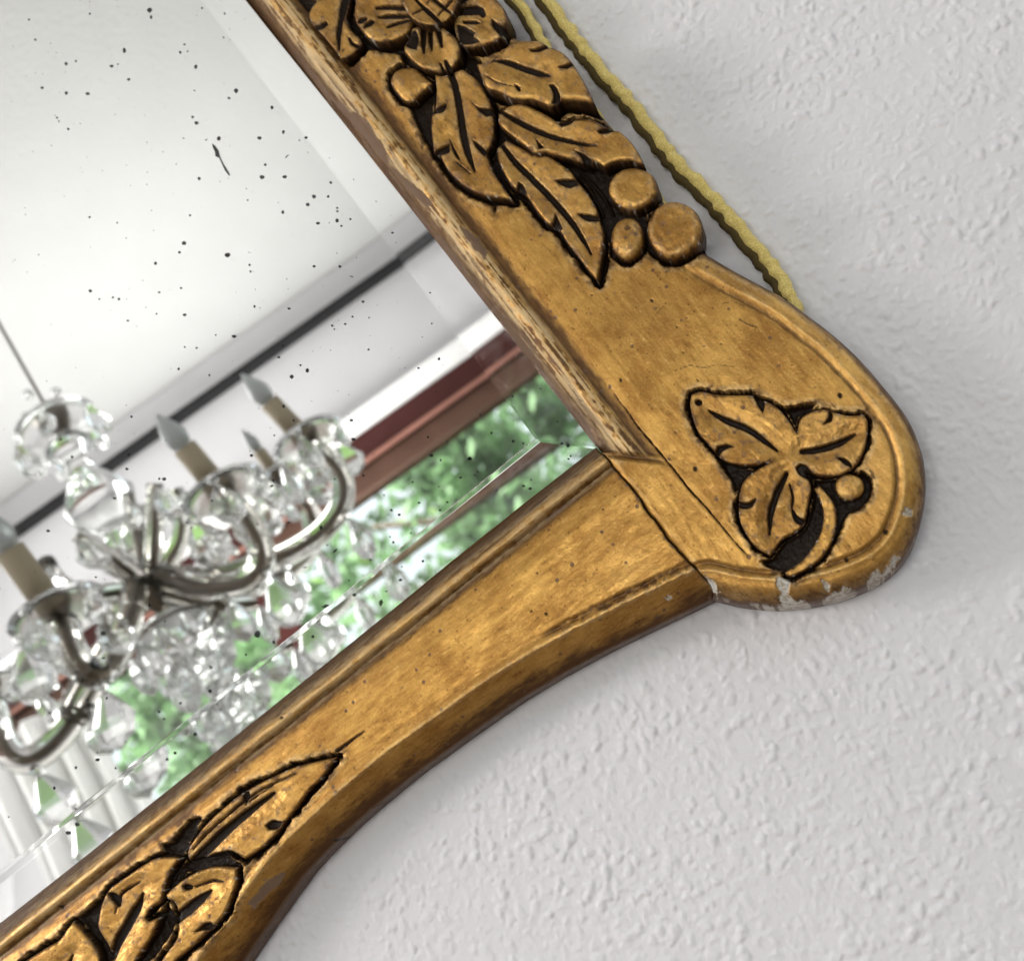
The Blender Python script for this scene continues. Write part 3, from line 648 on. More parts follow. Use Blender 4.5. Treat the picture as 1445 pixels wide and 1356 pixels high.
        if which == 'side': bole = np.maximum(bole, 0.85*sm(34, 14, d)*sm(0.54, 0.62, fbm(s/60, t/4, 74, 3))*sm(40, 120, Y)*cut)
        wash = wash*(1-gesso)
        # light flecks where the black has chipped off
        gesso = np.maximum(gesso, rd*sm(0.86, 0.90, vn(X/1.8, Y/1.8, 60))*0.8)
        return dict(h=h, wash=np.clip(wash, 0, 1), gesso=np.clip(gesso, 0, 1), bole=np.clip(bole, 0, 1), stain_tone=np.clip(stain_tone, 0, 1), rub=np.clip(rub, 0, 1))
    return f
hfmesh('side_rail', side_poly, 1.45, frame_fun('side'), FACE, M_GV, mirror, 0.0015)['label'] = 'gilded side rail widening into the rounded corner block'
hfmesh('bottom_rail', bot_poly, 1.45, frame_fun('bottom'), FACE, M_GH, mirror, 0.0015)['label'] = 'gilded bottom rail with curved outer edge'

# ------------------------------------------------------------------ carved pieces
def orn_fun(o, i):
    def f(X, Y):
        de = pdist(X, Y, o['o']); k = np.clip(de/(o['dw']*(0.5 if o['name'] != 'berry' else 1.0)), 0, 1)
        cx, cy_ = o['o'].mean(0)
        h = -o['dome']*(0.8 if o['name'] != 'berry' else 1.0)*(1-np.sqrt(np.clip(1-(1-k)**2, 0, 1)))
        n1 = fbm(X/16, Y/16, 3+i, 3)-0.5; n2 = fbm(X/5, Y/5, 9+i, 3)-0.5; n3 = fbm(X/2.4, Y/2.4, 21+i, 2)-0.5
        h = h+o['wavy']*3.0*n1+0.20*n2
        cutv = np.full(X.shape, -50.0); prox = np.full(X.shape, -50.0)
        for pts, ws in o['st']:
            s_ = stroke(X, Y, pts, ws); cutv = np.maximum(cutv, s_)
            h = h-1.15*sm(-20, 0, s_)*(max(ws) > 3)
        for c in o['cu']: cutv = np.maximum(cutv, sdist(X, Y, spline(c, 3, True), 14))
        c2 = cutv+0.2+0.9*n3+0.8*n2
        h = h-2.3*sm(-1.0, 2.6, c2)
        wash = sm(-0.2, 0.9, c2)
        edge = 1.3-de+5.5*n2+2.5*n3
        wash = np.maximum(wash, 0.9*sm(0.0, 2.2, edge))
        stain_tone = 0.6*sm(8, 0, de+6*n2)+0.4*sm(7, 0, -cutv)+0.35*sm(0.5, 0.72, fbm(X/10, Y/10, 33+i, 3))
        gesso = sm(0.72, 0.80, fbm(X/4, Y/4, 44+i, 2))*sm(4.5, 1.0, de)*0.8
        return dict(h=h, wash=np.clip(wash*(1-gesso), 0, 1), gesso=gesso, stain_tone=np.clip(stain_tone, 0, 1), bole=0.5*sm(0.66, 0.76, fbm(X/7, Y/7, 52+i, 3)))
    return f
for i, o in enumerate(ORN):
    ob = hfmesh(o['name'], o['o'], 1.3, orn_fun(o, i), FACE+o['top']/1000, o['mat'], mirror, o['sk'])
    if o['label']: ob['label'] = o['label']

# ------------------------------------------------------------------ bevelled glass
mt, nt, p = newmat('mirror_glass'); M_GLASS = mt
p.inputs['Base Color'].default_value = (0.985, 1.0, 0.992, 1); p.inputs['Roughness'].default_value = 0.0
p.inputs['Transmission Weight'].default_value = 1.0; p.inputs['IOR'].default_value = 1.5
M_SILVER = simple('silvering', (0.955, 0.955, 0.95), 0.0, 1.0)
def build_glass():
    zf, zb = 0.0108, SILVER
    corner = cast((841.0, 631.0), zf); bev = cast((757.0, 619.0), zf)
    xr, zbt = corner[0]+0.006, corner[2]-0.006            # the glass runs under the rebate
    xb, zv = bev[0], bev[2]
    al = math.tan(math.radians(3.8))
    xl, zt = -0.75, 2.05
    # inner face, bevels right and bottom (and the matching far ones), back
    def fy(x, z): return -(zf-al*max(0, x-xb, zv-z))
    xl_b, zt_b = xl+0.03, zt-0.03
    V = [(xl_b, -zf, zv), (xb, -zf, zv), (xb, -zf, zt_b), (xl_b, -zf, zt_b)]
    wb = al*(xr-xb); wv = al*(zv-zbt)
    V += [(xl, -zf+wv, zbt), (xr, -zf+wv, zbt), (xr, -zf+wb, zt), (xl, -zf+wb, zt)]
    V += [(xl, -zb, zbt), (xr, -zb, zbt), (xr, -zb, zt), (xl, -zb, zt)]
    # make both bevels planar: same slope, corner meets on the mitre
    V[5] = (xr, -zf+max(wb, wv), zbt)
    k_, dp = 0.00035, 0.00005                             # softened arris between face and bevel
    V += [(xl_b, -zf, zv+k_), (xb-k_, -zf, zv+k_), (xb-k_, -zf, zt_b), (xl_b, -zf, zt_b)]
    for q_ in (0, 1, 2, 3): V[q_] = (V[q_][0], V[q_][1]+dp, V[q_][2])
    V[15] = (xl_b, -zf+dp, zt_b+0.0004); V[14] = (xb-k_, -zf, zt_b)
    Fs = [(12, 13, 14, 15), (4, 5, 1, 0), (5, 6, 2, 1), (6, 7, 3, 2), (7, 4, 0, 3), (11, 10, 9, 8), (0, 1, 13, 12), (1, 2, 14, 13), (2, 3, 15, 14), (3, 0, 12, 15), (4, 8, 9, 5), (5, 9, 10, 6), (6, 10, 11, 7), (7, 11, 8, 4)]
    g = mesh('bevelled_glass', V, Fs, [M_GLASS, M_SILVER], mirror, smooth=False)
    g.data.polygons[5].material_index = 1
    g['label'] = 'old silvered glass with a ground bevel along its edges'
    return g
glass = build_glass()
# black spots where the silvering has gone, lying on the back of the glass
M_BLACK = simple('tarnish', (0.008, 0.009, 0.010), 0.6)
SP = [(121, 85, 4), (145, 162, 4.5), (353, 63, 4), (581, 49, 9), (587, 76, 6), (485, 203, 8), (263, 253, 6), (300, 243, 4), (436, 262, 6), (460, 255, 3.5), (501, 313, 5.5), (171, 345, 6), (263, 365, 6), (345, 367, 6.5), (228, 459, 4), (271, 502, 4.5), (235, 473, 3),
      (781, 41, 4), (866, 62, 4), (863, 153, 3), (714, 180, 4), (698, 210, 5), (726, 206, 3), (757, 265, 7), (911, 356, 8), (884, 384, 5), (752, 355, 3), (745, 456, 5), (760, 479, 7), (845, 538, 8), (1000, 536, 7), (1048, 420, 6), (1091, 513, 6), (1177, 535, 5), (1152, 545, 3),
      (1022, 638, 5), (1010, 685, 8), (1096, 684, 7), (770, 691, 6), (352, 838, 4), (457, 859, 3), (735, 831, 4), (712, 937, 8), (695, 972, 5), (603, 1014, 6), (878, 982, 9), (1208, 759, 7), (1184, 790, 7), (1089, 819, 6), (955, 773, 3), (1262, 759, 5), (1296, 803, 4), (1297, 815, 4), (1296, 851, 7), (1223, 861, 6), (1347, 845, 4), (1312, 871, 4), (1272, 706, 5),
      (355, 1119, 6), (389, 1150, 3.5), (441, 1144, 4), (464, 1150, 5), (617, 1124, 4), (701, 1108, 4), (714, 1210, 6), (498, 1232, 4), (607, 1206, 3), (962, 1020, 4), (966, 1045, 4), (1208, 1025, 5), (981, 1178, 4.5), (1113, 1186, 4.5), (1306, 1026, 5), (903, 1292, 7), (833, 1287, 3), (1277, 1251, 4), (715, 1333, 3.5), (760, 1336, 4), (1090, 1328, 4.5), (1327, 1245, 4), (1285, 1265, 3)]
SPOT = [(x/2.712, y/2.712, r/2.712*1.05) for x, y, r in SP]
def more(ox, oy, s, L): SPOT.extend([(ox+x/s, oy+y/s, r/s) for x, y, r in L])
more(0, 500, 3.39, [(864, 75, 6), (1011, 105, 5), (640, 303, 6), (735, 395, 4), (626, 484, 6), (303, 411, 6), (618, 552, 7), (356, 494, 6), (559, 692, 6), (795, 600, 9), (772, 599, 6), (1211, 488, 7), (243, 847, 8), (1024, 703, 6), (907, 810, 5), (878, 726, 4), (470, 1067, 5), (318, 1094, 5), (403, 961, 4), (1315, 608, 7), (1241, 814, 5), (924, 834, 4), (3, 1124, 9), (800, 1277, 5), (723, 1202, 5), (1254, 668, 3), (236, 1040, 3)])
more(300, 500, 3.39, [(325, 20, 6), (428, 58, 4), (461, 83, 9), (387, 112, 9), (348, 253, 8), (396, 321, 5), (303, 392, 4), (671, 320, 8), (681, 410, 9), (194, 488, 7), (591, 600, 5), (371, 807, 5), (526, 832, 9), (899, 770, 7), (862, 748, 6), (994, 713, 6), (1052, 488, 8), (1235, 502, 9), (1097, 510, 5), (1130, 424, 5), (1191, 593, 6), (963, 614, 4), (1272, 566, 4), (1260, 580, 5), (1128, 710, 5), (1093, 749, 5), (871, 901, 6), (761, 986, 5), (856, 875, 4), (903, 1080, 7), (1010, 990, 6), (910, 1017, 4), (684, 1151, 9), (660, 1083, 4), (486, 1350, 7), (728, 583, 6), (1036, 400, 5), (1285, 292, 4), (827, 676, 4), (555, 915, 4), (606, 830, 4), (688, 830, 4), (990, 72, 4), (1088, 28, 6), (1245, 22, 4), (955, 857, 4), (1088, 636, 4), (1341, 380, 4)])
more(0, 800, 3.39, [(505, 318, 12), (1240, 322, 16), (1018, 480, 7), (1014, 593, 9), (874, 651, 7), (772, 693, 6), (795, 726, 5), (942, 799, 9), (846, 888, 7), (808, 918, 7), (478, 921, 9), (477, 887, 5), (375, 958, 7), (564, 961, 5), (272, 1055, 7), (380, 1228, 10), (338, 1268, 11), (55, 1193, 4), (612, 836, 4), (1185, 420, 5), (1318, 360, 8), (431, 636, 6), (250, 698, 7), (522, 627, 6), (408, 541, 5), (1048, 655, 5), (1063, 680, 5), (93, 717, 5), (375, 1154, 5), (725, 186, 5), (507, 436, 6)])
more(400, 250, 2.712, [(139, 183, 5), (97, 744, 7), (38, 768, 7), (71, 724, 4), (28, 508, 5), (222, 348, 5), (123, 348, 4), (310, 482, 5), (270, 539, 4), (192, 573, 4), (242, 566, 3), (333, 543, 3), (331, 664, 4), (522, 735, 4), (600, 700, 5), (572, 565, 3), (565, 448, 3.5), (421, 219, 4.5), (880, 843, 4), (1091, 1028, 8), (1067, 1021, 5), (1101, 1070, 4), (1093, 1080, 4), (883, 1014, 5), (921, 1022, 4), (718, 1080, 7), (571, 1068, 6), (800, 982, 4), (946, 1193, 6), (922, 1183, 5), (950, 1160, 3), (820, 1200, 3), (757, 911, 3), (985, 813, 3), (1050, 940, 3), (604, 1277, 4)])
for _ in range(420): SPOT.append((random.uniform(0, 640), random.uniform(0, 1100), random.uniform(0.25, 0.75)))
V = []; Fs = []
def spotpoly(P):
    k = len(V); Q = cast(np.asarray(P, float), np.full(len(P), SILVER+0.00012))
    V.extend(map(tuple, Q)); Fs.append(tuple(range(k, k+len(P))))
for x, y, r in SPOT:
    if (x-346)*0.789-(y-0)*0.614 > -6: continue
    if x*0.623+y*0.782 > 841*0.623+631*0.782-6: continue
    ph = random.random()*6; e = random.uniform(0.8, 1.25)
    spotpoly([(x+r*e*math.cos(a)*(1+.12*math.sin(2*a+ph)), y+r/e*math.sin(a)*(1+.12*math.cos(3*a+ph))) for a in np.linspace(0, 2*math.pi, 12, endpoint=False)])
q = 2.712
for P in ([(820, 556), (832, 566), (845, 585), (849, 603), (860, 628), (872, 648), (883, 665), (889, 680), (882, 678), (868, 660), (857, 636), (846, 612), (832, 606), (830, 588), (822, 572)], [(790, 545), (803, 537), (798, 546)], [(1098, 612), (1104, 602), (1114, 600), (1106, 606), (1100, 614)], [(1342, 1062), (1352, 1062), (1360, 1068), (1350, 1066)],
          [(706, 534), (716, 537), (710, 540)], [(154, 982), (162, 977), (158, 984)], [(870, 988), (878, 974), (886, 974), (884, 984), (874, 991)]):
    spotpoly([(x/q, y/q) for x, y in P])
for P in ([(583, 950), (590, 938), (606, 930), (600, 942), (588, 952)], [(440, 1022), (458, 1017), (456, 1025)], [(828, 1135), (842, 1128), (836, 1138)], [(802, 1200), (802, 1180), (814, 1172), (820, 1185), (812, 1205)], [(528, 1210), (550, 1196), (568, 1200), (545, 1214)], [(370, 1060), (374, 1060), (376, 1082), (371, 1084)], [(388, 1064), (393, 1064), (394, 1086), (389, 1086)], [(282, 632), (296, 626), (300, 636), (286, 640)]):
    spotpoly([(300+x/3.39, 500+y/3.39) for x, y in P])
sp = mesh('tarnish_spots', V, Fs, M_BLACK, glass, smooth=False); sp['kind'] = 'stuff'
bk = 0.0045
c0 = cast((841.0, 631.0), 0.0108)
Vb, Fb = box(-0.76, c0[0]+0.012, -bk, -0.001, c0[2]-0.012, 2.06)
mesh('backing_board', Vb, Fb, simple('backing_wood', (0.10, 0.06, 0.035), 0.8), mirror, smooth=False)

# ------------------------------------------------------------------ gold hanging cord
def cord_mat():
    mt, nt, p = newmat('gold_cord'); g = NT(nt)
    geo = g.n('ShaderNodeTexCoord').outputs['Object']
    a = g.n('ShaderNodeTexNoise', Scale=1500.0, Detail=3.0); g.l(geo, a.inputs['Vector'])
    b_ = g.n('ShaderNodeTexNoise', Scale=260.0, Detail=3.0); g.l(geo, b_.inputs['Vector'])
    c = g.mix(g.ramp(a.outputs[0], 0.3, 0.7), (0.66, 0.47, 0.11), (0.95, 0.76, 0.27))
    c = g.mix(g.ramp(b_.outputs[0], 0.45, 0.75, 0, 0.5), c, (0.58, 0.42, 0.11))
    g.l(c, p.inputs['Base Color']); p.inputs['Roughness'].default_value = 0.75; p.inputs['Sheen Weight'].default_value = 0.2
    bm = g.n('ShaderNodeBump', Strength=0.8, Distance=0.0005); g.l(a.outputs[0], bm.inputs['Height']); g.l(bm.outputs[0], p.inputs['Normal'])
    return mt
M_CORD = cord_mat()
M_CORD_SHADE = simple('cord_shade_side', (0.075, 0.048, 0.010), 0.9)  # dark colour for the cord's lower side, stands in for its shade
def cord(name, parent, px, hs, rpx):
    P = spline(np.column_stack([np.array(px, float), np.array(hs)]), 14)
    D = np.concatenate([[0], np.cumsum(np.hypot(*np.diff(P[:, :2], axis=0).T))])
    L = np.arange(0, D[-1], 1.6); Q = np.column_stack([np.interp(L, D, P[:, i]) for i in range(3)])
    X0 = cast(Q[:, :2], Q[:, 2]); T = np.gradient(X0, axis=0); T /= np.linalg.norm(T, axis=1)[:, None]
    N = np.cross(T, [0, 1, 0]); N /= np.linalg.norm(N, axis=1)[:, None]; B = np.cross(T, N)
    sgn = 1.0 if (N[len(N)//2] @ (CR*0.7+CU*0.7)) > 0 else -1.0       # towards the upper right of the frame
    root = None
    for tube_i, (mat, off, rad, dep) in enumerate(((M_CORD, 0.28, 0.72, 0.0), (M_CORD_SHADE, -0.42, 0.56, 0.12))):  # second tube is the cord's shaded side, built as dark geometry
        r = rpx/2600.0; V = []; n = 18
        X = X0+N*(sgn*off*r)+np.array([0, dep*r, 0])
        for i in range(len(X)):
            ir = rad*(1+0.16*(float(fbm(np.array(L[i]/7.0+40*tube_i), np.array(2.0), 4, 2))-0.5)*2)
            sh = 0.10*r*math.sin(L[i]/5.0+1.5*math.sin(L[i]/17.0))
            for k in range(n):
                a = 2*math.pi*k/n
                rr_ = r*ir*(0.93+0.05*math.cos(3*a-L[i]*0.16))*(1+0.07*(random.random()-0.5))
                V.append(X[i]+N[i]*sh*sgn+rr_*(N[i]*math.cos(a)+B[i]*math.sin(a)))
        Fs = [(i*n+k, i*n+(k+1) % n, (i+1)*n+(k+1) % n, (i+1)*n+k) for i in range(len(X)-1) for k in range(n)]
        o = mesh(name if tube_i == 0 else 'shade_side', V, Fs, mat, parent if tube_i == 0 else root)
        if tube_i == 0: root = o
        Vf = []; Ff = []
        for j in range(110):
            i = random.randrange(3, len(X)-4); a = random.uniform(0, 6.28); d = N[i]*math.cos(a)+B[i]*math.sin(a)
            p0 = X[i]+d*r*rad*0.9; p1 = p0+(d*random.uniform(.4, 1.0)+T[i]*random.uniform(-1, 1))*r*random.uniform(.25, .7); w = T[i]*0.00006
            k = len(Vf); Vf += [p0-w, p0+w, p1]; Ff.append((k, k+1, k+2))
        f = mesh('fibres', Vf, Ff, mat, root, smooth=False); f['kind'] = 'stuff'
cordr = empty('hanging_cord', (0.0, 0.0, 1.4))
setp(cordr, 'twisted golden cord running behind the top edge of the gilt frame', 'cord')
cord('strand', cordr, [(690, -120), (768, 0), (799, 44), (846, 103), (891, 153), (923, 195), (959, 240), (1000, 280), (1040, 325), (1072, 362), (1098, 396), (1114, 428), (1122, 460)], [.008, .007, .006, .006, .006, .006, .006, .006, .006, .007, .008, .009, .010], 12.5)
cord('strand', cordr, [(640, -120), (714, -14), (741, 22), (760, 55), (785, 95), (820, 143), (852, 183), (892, 236), (925, 280), (958, 334), (984, 372)], [.009, .008, .008, .008, .008, .008, .008, .008, .009, .010, .011], 10.0)

# ------------------------------------------------------------------ the room the mirror shows
ZC = 3.05
def onz(p, z): d = rdir(p); return CAMV+d*(z-CAMV[2])/d[2]
P1, P2 = onz((0, 715), ZC), onz((581, 307), ZC)
U = (P2-P1)/np.linalg.norm(P2-P1); NW = np.cross(U, [0, 0, 1.0]); 
if NW[1] > 0: NW = -NW                              # points outdoors
def wp(s, off, z): q = P1+U*s+NW*off; return (q[0], q[1], z)
def wbox(s0, s1, o0, o1, z0, z1):
    V = [wp(s, o, z) for s in (s0, s1) for o in (o0, o1) for z in (z0, z1)]
    return V, [(0, 1, 3, 2), (4, 6, 7, 5), (0, 4, 5, 1), (2, 3, 7, 6), (0, 2, 6, 4), (1, 5, 7, 3)]
def join(parts):
    V = []; Fs = []
    for v, f in parts:
        k = len(V); V += list(v); Fs += [tuple(i+k for i in q) for q in f]
    return V, Fs
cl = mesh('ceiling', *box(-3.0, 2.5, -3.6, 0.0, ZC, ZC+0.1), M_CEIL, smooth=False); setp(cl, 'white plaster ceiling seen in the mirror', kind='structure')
S0, S1, ZT, ZB, TH = -0.34, 2.1, 2.585, 0.95, 0.22
fl = mesh('floor', *box(-3.0, 2.5, -2.4, 0.0, -0.05, 0.0), simple('dark_parquet', (0.10, 0.055, 0.03), 0.4), smooth=False); setp(fl, 'dark wooden floor of the room', kind='structure')
ww = mesh('window_wall', *join([wbox(-2.2, S0, 0, TH, 0, ZC), wbox(S1, 3.2, 0, TH, 0, ZC), wbox(S0, S1, 0, TH, ZT, ZC), wbox(S0, S1, 0, TH, 0, ZB)]), M_ROOM, smooth=False)
setp(ww, 'pale grey wall round the window seen in the mirror', kind='structure')
rail = mesh('curtain_rail', *wbox(-0.9, 3.0, -0.045, -0.004, 2.916, 2.935), simple('black_rail', (0.006, 0.006, 0.007), 0.85), smooth=False)
setp(rail, 'long black curtain rail on the wall above the window, in the mirror', 'curtain rail')
win = empty('window', wp(0.9, 0.12, ZB)); setp(win, 'brown wooden window with a tree behind it, in the mirror', 'window')
def wood(name, c):
    mt, nt, p = newmat(name); g = NT(nt); geo = g.n('ShaderNodeTexCoord').outputs['Object']
    a = g.n('ShaderNodeTexNoise', Scale=14.0, Detail=4.0); g.l(geo, a.inputs['Vector'])
    g.l(g.mix(a.outputs[0], tuple(v*0.7 for v in c), tuple(v*1.25 for v in c)), p.inputs['Base Color']); p.inputs['Roughness'].default_value = 0.6; p.inputs['Specular IOR Level'].default_value = 0.25; return mt
M_BR = wood('red_brown_wood', (0.045, 0.009, 0.007)); M_BR2 = wood('worn_brown_wood', (0.085, 0.044, 0.030)); M_PK = wood('pale_wood_edge', (0.27, 0.125, 0.095))
mesh('frame_head', *wbox(S0, S1, 0.03, 0.13, 2.475, 2.553), M_BR, win, smooth=False)
mesh('moulding', *wbox(S0, S1, 0.018, 0.029, 2.462, 2.474), M_PK, win, smooth=False)
mesh('sash_rail', *wbox(S0, S1, 0.05, 0.12, 2.402, 2.4615), M_BR2, win, smooth=False)
mesh('reveal', *wbox(S0-0.05, S1+0.05, -0.05, 0.14, 2.556, 2.584), simple('white_reveal', (0.86, 0.86, 0.85), 0.5), win, smooth=False)
for s in (-0.33, 0.50, 1.86):
    mesh('mullion', *wbox(s-0.005, s+0.075, 0.05, 0.12, ZB+0.05, 2.4015), M_BR, win, smooth=False)
mesh('sill', *wbox(S0, S1, -0.05, 0.16, ZB, ZB+0.045), M_BR, win, smooth=False)
M_PANE = simple('window_glass', (1, 1, 1), 0.0, 0.0, Transmission_Weight=1.0, IOR=1.5)
for a_, b_ in ((-0.26, 0.495), (0.575, 1.855)): mesh('pane', *wbox(a_, b_, 0.082, 0.086, ZB+0.05, 2.4015), M_PANE, win, smooth=False)
# sheer pleated curtain at the window's side
mt, nt, p = newmat('sheer_curtain'); M_SHEER = mt
p.inputs['Base Color'].default_value = (0.9, 0.9, 0.89, 1); p.inputs['Roughness'].default_value = 0.9
g = NT(nt); tr = nt.nodes.new('ShaderNodeBsdfTranslucent'); tr.inputs[0].default_value = (0.92, 0.92, 0.91, 1)
ms = nt.nodes.new('ShaderNodeMixShader'); ms.inputs[0].default_value = 0.6; g.l(p.outputs[0], ms.inputs[1]); g.l(tr.outputs[0], ms.inputs[2]); g.l(ms.outputs[0], nt.nodes['Material Output'].inputs[0])
V = []; nn = 90
for j in range(14):
    z = 1.1+(2.37-1.1)*j/13
    for i in range(nn):
        s = -0.37+0.36*i/(nn-1); o = -0.085+0.020*math.sin(i*0.36+0.5*math.sin(i*.21))+0.004*math.sin(i*.9)
        V.append(wp(s, o, z))
Fs = [(j*nn+i, j*nn+i+1, (j+1)*nn+i+1, (j+1)*nn+i) for j in range(13) for i in range(nn-1)]
cu = mesh('curtain', V, Fs, M_SHEER); cu.modifiers.new('thick', 'SOLIDIFY').thickness = 0.0008
setp(cu, 'white pleated sheer curtain at the window edge, in the mirror', 'curtain')

# trees outside
def leafmat(name, c):
    mt, nt, p = newmat(name); g = NT(nt); oi = g.n('ShaderNodeTexCoord').outputs['Object']
    a = g.n('ShaderNodeTexNoise', Scale=2.2, Detail=3.0); g.l(oi, a.inputs['Vector'])
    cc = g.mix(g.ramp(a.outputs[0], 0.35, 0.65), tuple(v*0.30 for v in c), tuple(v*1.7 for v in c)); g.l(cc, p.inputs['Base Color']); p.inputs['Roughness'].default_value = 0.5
    tr = nt.nodes.new('ShaderNodeBsdfTranslucent'); g.l(cc, tr.inputs[0]); ms = nt.nodes.new('ShaderNodeMixShader'); ms.inputs[0].default_value = 0.45
    g.l(p.outputs[0], ms.inputs[1]); g.l(tr.outputs[0], ms.inputs[2]); g.l(ms.outputs[0], nt.nodes['Material Output'].inputs[0]); return mt
M_L1 = leafmat('leaf_green', (0.17, 0.29, 0.14)); M_L2 = leafmat('leaf_yellow_green', (0.30, 0.50, 0.14)); M_BARK = simple('bark', (0.10, 0.075, 0.055), 0.9)
def tree(x, y, hgt, rad, ml, label, n=7000, seed=1):
    rs = np.random.RandomState(seed)
    r0 = empty('tree', (x, y, -3.0)); setp(r0, label, 'tree', 'trees outside the window')
    def L(p): return (p[0]+x, p[1]+y, p[2]-3.0)
    parts = [tube([L((0, 0, 0)), L((0.08, 0.05, hgt*0.3)), L((-0.05, 0.1, hgt*0.6)), L((0.05, 0, hgt*0.92))], [0.20, 0.15, 0.10, 0.03], 8)]
    tips = []
    for k in range(11):
        a = rs.uniform(0, 6.28); z0 = hgt*rs.uniform(0.35, 0.8); ln = rad*rs.uniform(0.6, 1.0)
        e = (math.cos(a)*ln, math.sin(a)*ln, z0+ln*rs.uniform(.3, .7)); tips.append(e)
        parts.append(tube([L((0, 0, z0)), L((e[0]*.5, e[1]*.5, z0+(e[2]-z0)*.6)), L(e)], [0.07, 0.045, 0.015], 6))
    mesh('trunk', *join(parts), M_BARK, r0)
    cen = []
    for k in range(46):
        a = rs.uniform(0, 6.28); u_ = rs.uniform(-1, 1); rr_ = rad*rs.uniform(0.35, 1.0)*math.sqrt(1-u_*u_*0.7)
        cen.append((math.cos(a)*rr_, math.sin(a)*rr_, hgt*0.68+u_*hgt*0.32, rs.uniform(0.28, 0.62)))
    cen = np.array(cen); c = cen[rs.randint(0, len(cen), n)]
    P = c[:, :3]+rs.normal(0, 1, (n, 3))*c[:, 3:4]*0.62
    d1 = rs.normal(0, 1, (n, 3)); d1 /= np.linalg.norm(d1, axis=1)[:, None]; d2 = np.cross(d1, rs.normal(0, 1, (n, 3))); d2 /= np.linalg.norm(d2, axis=1)[:, None]
    sz = rs.uniform(0.05, 0.115, (n, 1))
    Vv = np.stack([P-d1*sz, P+d2*sz*0.45, P+d1*sz, P-d2*sz*0.45], 1).reshape(-1, 3)+np.array([x, y, -3.0])
    cr = mesh('crown', Vv, np.arange(4*n).reshape(n, 4), ml, r0, smooth=False)
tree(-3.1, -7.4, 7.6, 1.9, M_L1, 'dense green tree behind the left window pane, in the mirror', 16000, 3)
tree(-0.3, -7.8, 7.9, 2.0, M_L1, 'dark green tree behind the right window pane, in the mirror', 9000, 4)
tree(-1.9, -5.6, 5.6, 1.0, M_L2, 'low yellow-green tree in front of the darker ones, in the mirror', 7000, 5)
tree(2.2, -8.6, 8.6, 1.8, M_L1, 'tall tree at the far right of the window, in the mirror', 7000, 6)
ms_, nt, p = newmat('overcast_sky'); nt.nodes.remove(p); em = nt.nodes.new('ShaderNodeEmission'); em.inputs[0].default_value = (0.86, 0.95, 1.0, 1); em.inputs[1].default_value = 1.5
nt.links.new(em.outputs[0], nt.nodes['Material Output'].inputs[0])
V = []; nn = 25
for j in range(9):
    for i in range(nn):
        a = math.pi*(1.0+i/(nn-1)); e = math.radians(-5+95*j/8*0.85); V.append((30*math.cos(a)*math.cos(e), -2.8+30*math.sin(a)*math.cos(e), -3+30*math.sin(e)))
sk = mesh('sky', V, [(j*nn+i, j*nn+i+1, (j+1)*nn+i+1, (j+1)*nn+i) for j in range(8) for i in range(nn-1)], ms_); setp(sk, 'pale bright sky outside the window', kind='structure')
gr = mesh('ground', *box(-29, 29, -32, 3, -3.2, -3.0), simple('lawn', (0.06, 0.10, 0.03), 0.9), smooth=False); setp(gr, 'green ground outside the window', kind='structure')

# ------------------------------------------------------------------ crystal chandelier hanging in the room (seen in the mirror)
M_CRY = simple('crystal_glass', (0.97, 0.975, 0.97), 0.14, 0.0, Transmission_Weight=1.0, IOR=1.52)
M_ARM = simple('arm_glass', (0.86, 0.84, 0.80), 0.02, 0.0, Transmission_Weight=1.0, IOR=1.45)
M_METAL = simple('aged_brass', (0.16, 0.13, 0.10), 0.35, 0.8)
M_CAND = simple('candle_sleeve', (0.42, 0.35, 0.24), 0.6)
M_BULB = simple('frosted_bulb', (0.60, 0.63, 0.63), 0.3, 0.0, Transmission_Weight=0.2)
hub = Vector(rpt((212, 830), 1.55)); 
chand = empty('chandelier', hub); setp(chand, 'crystal chandelier with candle bulbs and glass arms, in the mirror', 'chandelier')
def drop_mesh(h, w):
    V = [(0, 0, 0)]; n = 7
    for r_, z in ((0.35*w, -0.12*h), (w, -0.55*h), (0.75*w, -0.82*h)):
        V += [(r_*math.cos(6.2832*k/n), r_*0.55*math.sin(6.2832*k/n), z) for k in range(n)]
    V.append((0, 0, -h)); Fs = []
    for k in range(n):
        k2 = (k+1) % n; Fs.append((0, 1+k, 1+k2)); Fs += [(1+r*n+k, 1+(r+1)*n+k, 1+(r+1)*n+k2, 1+r*n+k2) for r in (0, 1)]; Fs.append((1+2*n+k, 1+3*n, 1+2*n+k2))
    me = bpy.data.meshes.new('crystal_drop'); me.from_pydata(V, [], Fs); me.update(); me.materials.append(M_CRY); return me
DROPS = [drop_mesh(0.060, 0.024), drop_mesh(0.042, 0.017), drop_mesh(0.072, 0.029)]
def ball_mesh(r):
    V, Fs = lathe([(r*math.sin(a), r*math.cos(a)) for a in np.linspace(0, math.pi, 7)], 8)
    me = bpy.data.meshes.new('crystal_bead'); me.from_pydata(V, [], Fs); me.update(); me.materials.append(M_CRY); return me
BEAD = ball_mesh(0.0075)
def put(me, loc, parent, rz=None, name=None):
    o = bpy.data.objects.new(name or me.name.split('.')[0], me); col.objects.link(o); o.parent = parent
    o.location = Vector(loc)-root_loc(parent); o.rotation_euler = (random.uniform(-.15, .15), random.uniform(-.15, .15), random.uniform(0, 6.28) if rz is None else rz); return o
def bez(a, b, c, d, n=22):
    a, b, c, d = map(Vector, (a, b, c, d)); return [a*(1-t)**3+b*3*t*(1-t)**2+c*3*t*t*(1-t)+d*t**3 for t in np.linspace(0, 1, n)]
Z = Vector((0, 0, 1))
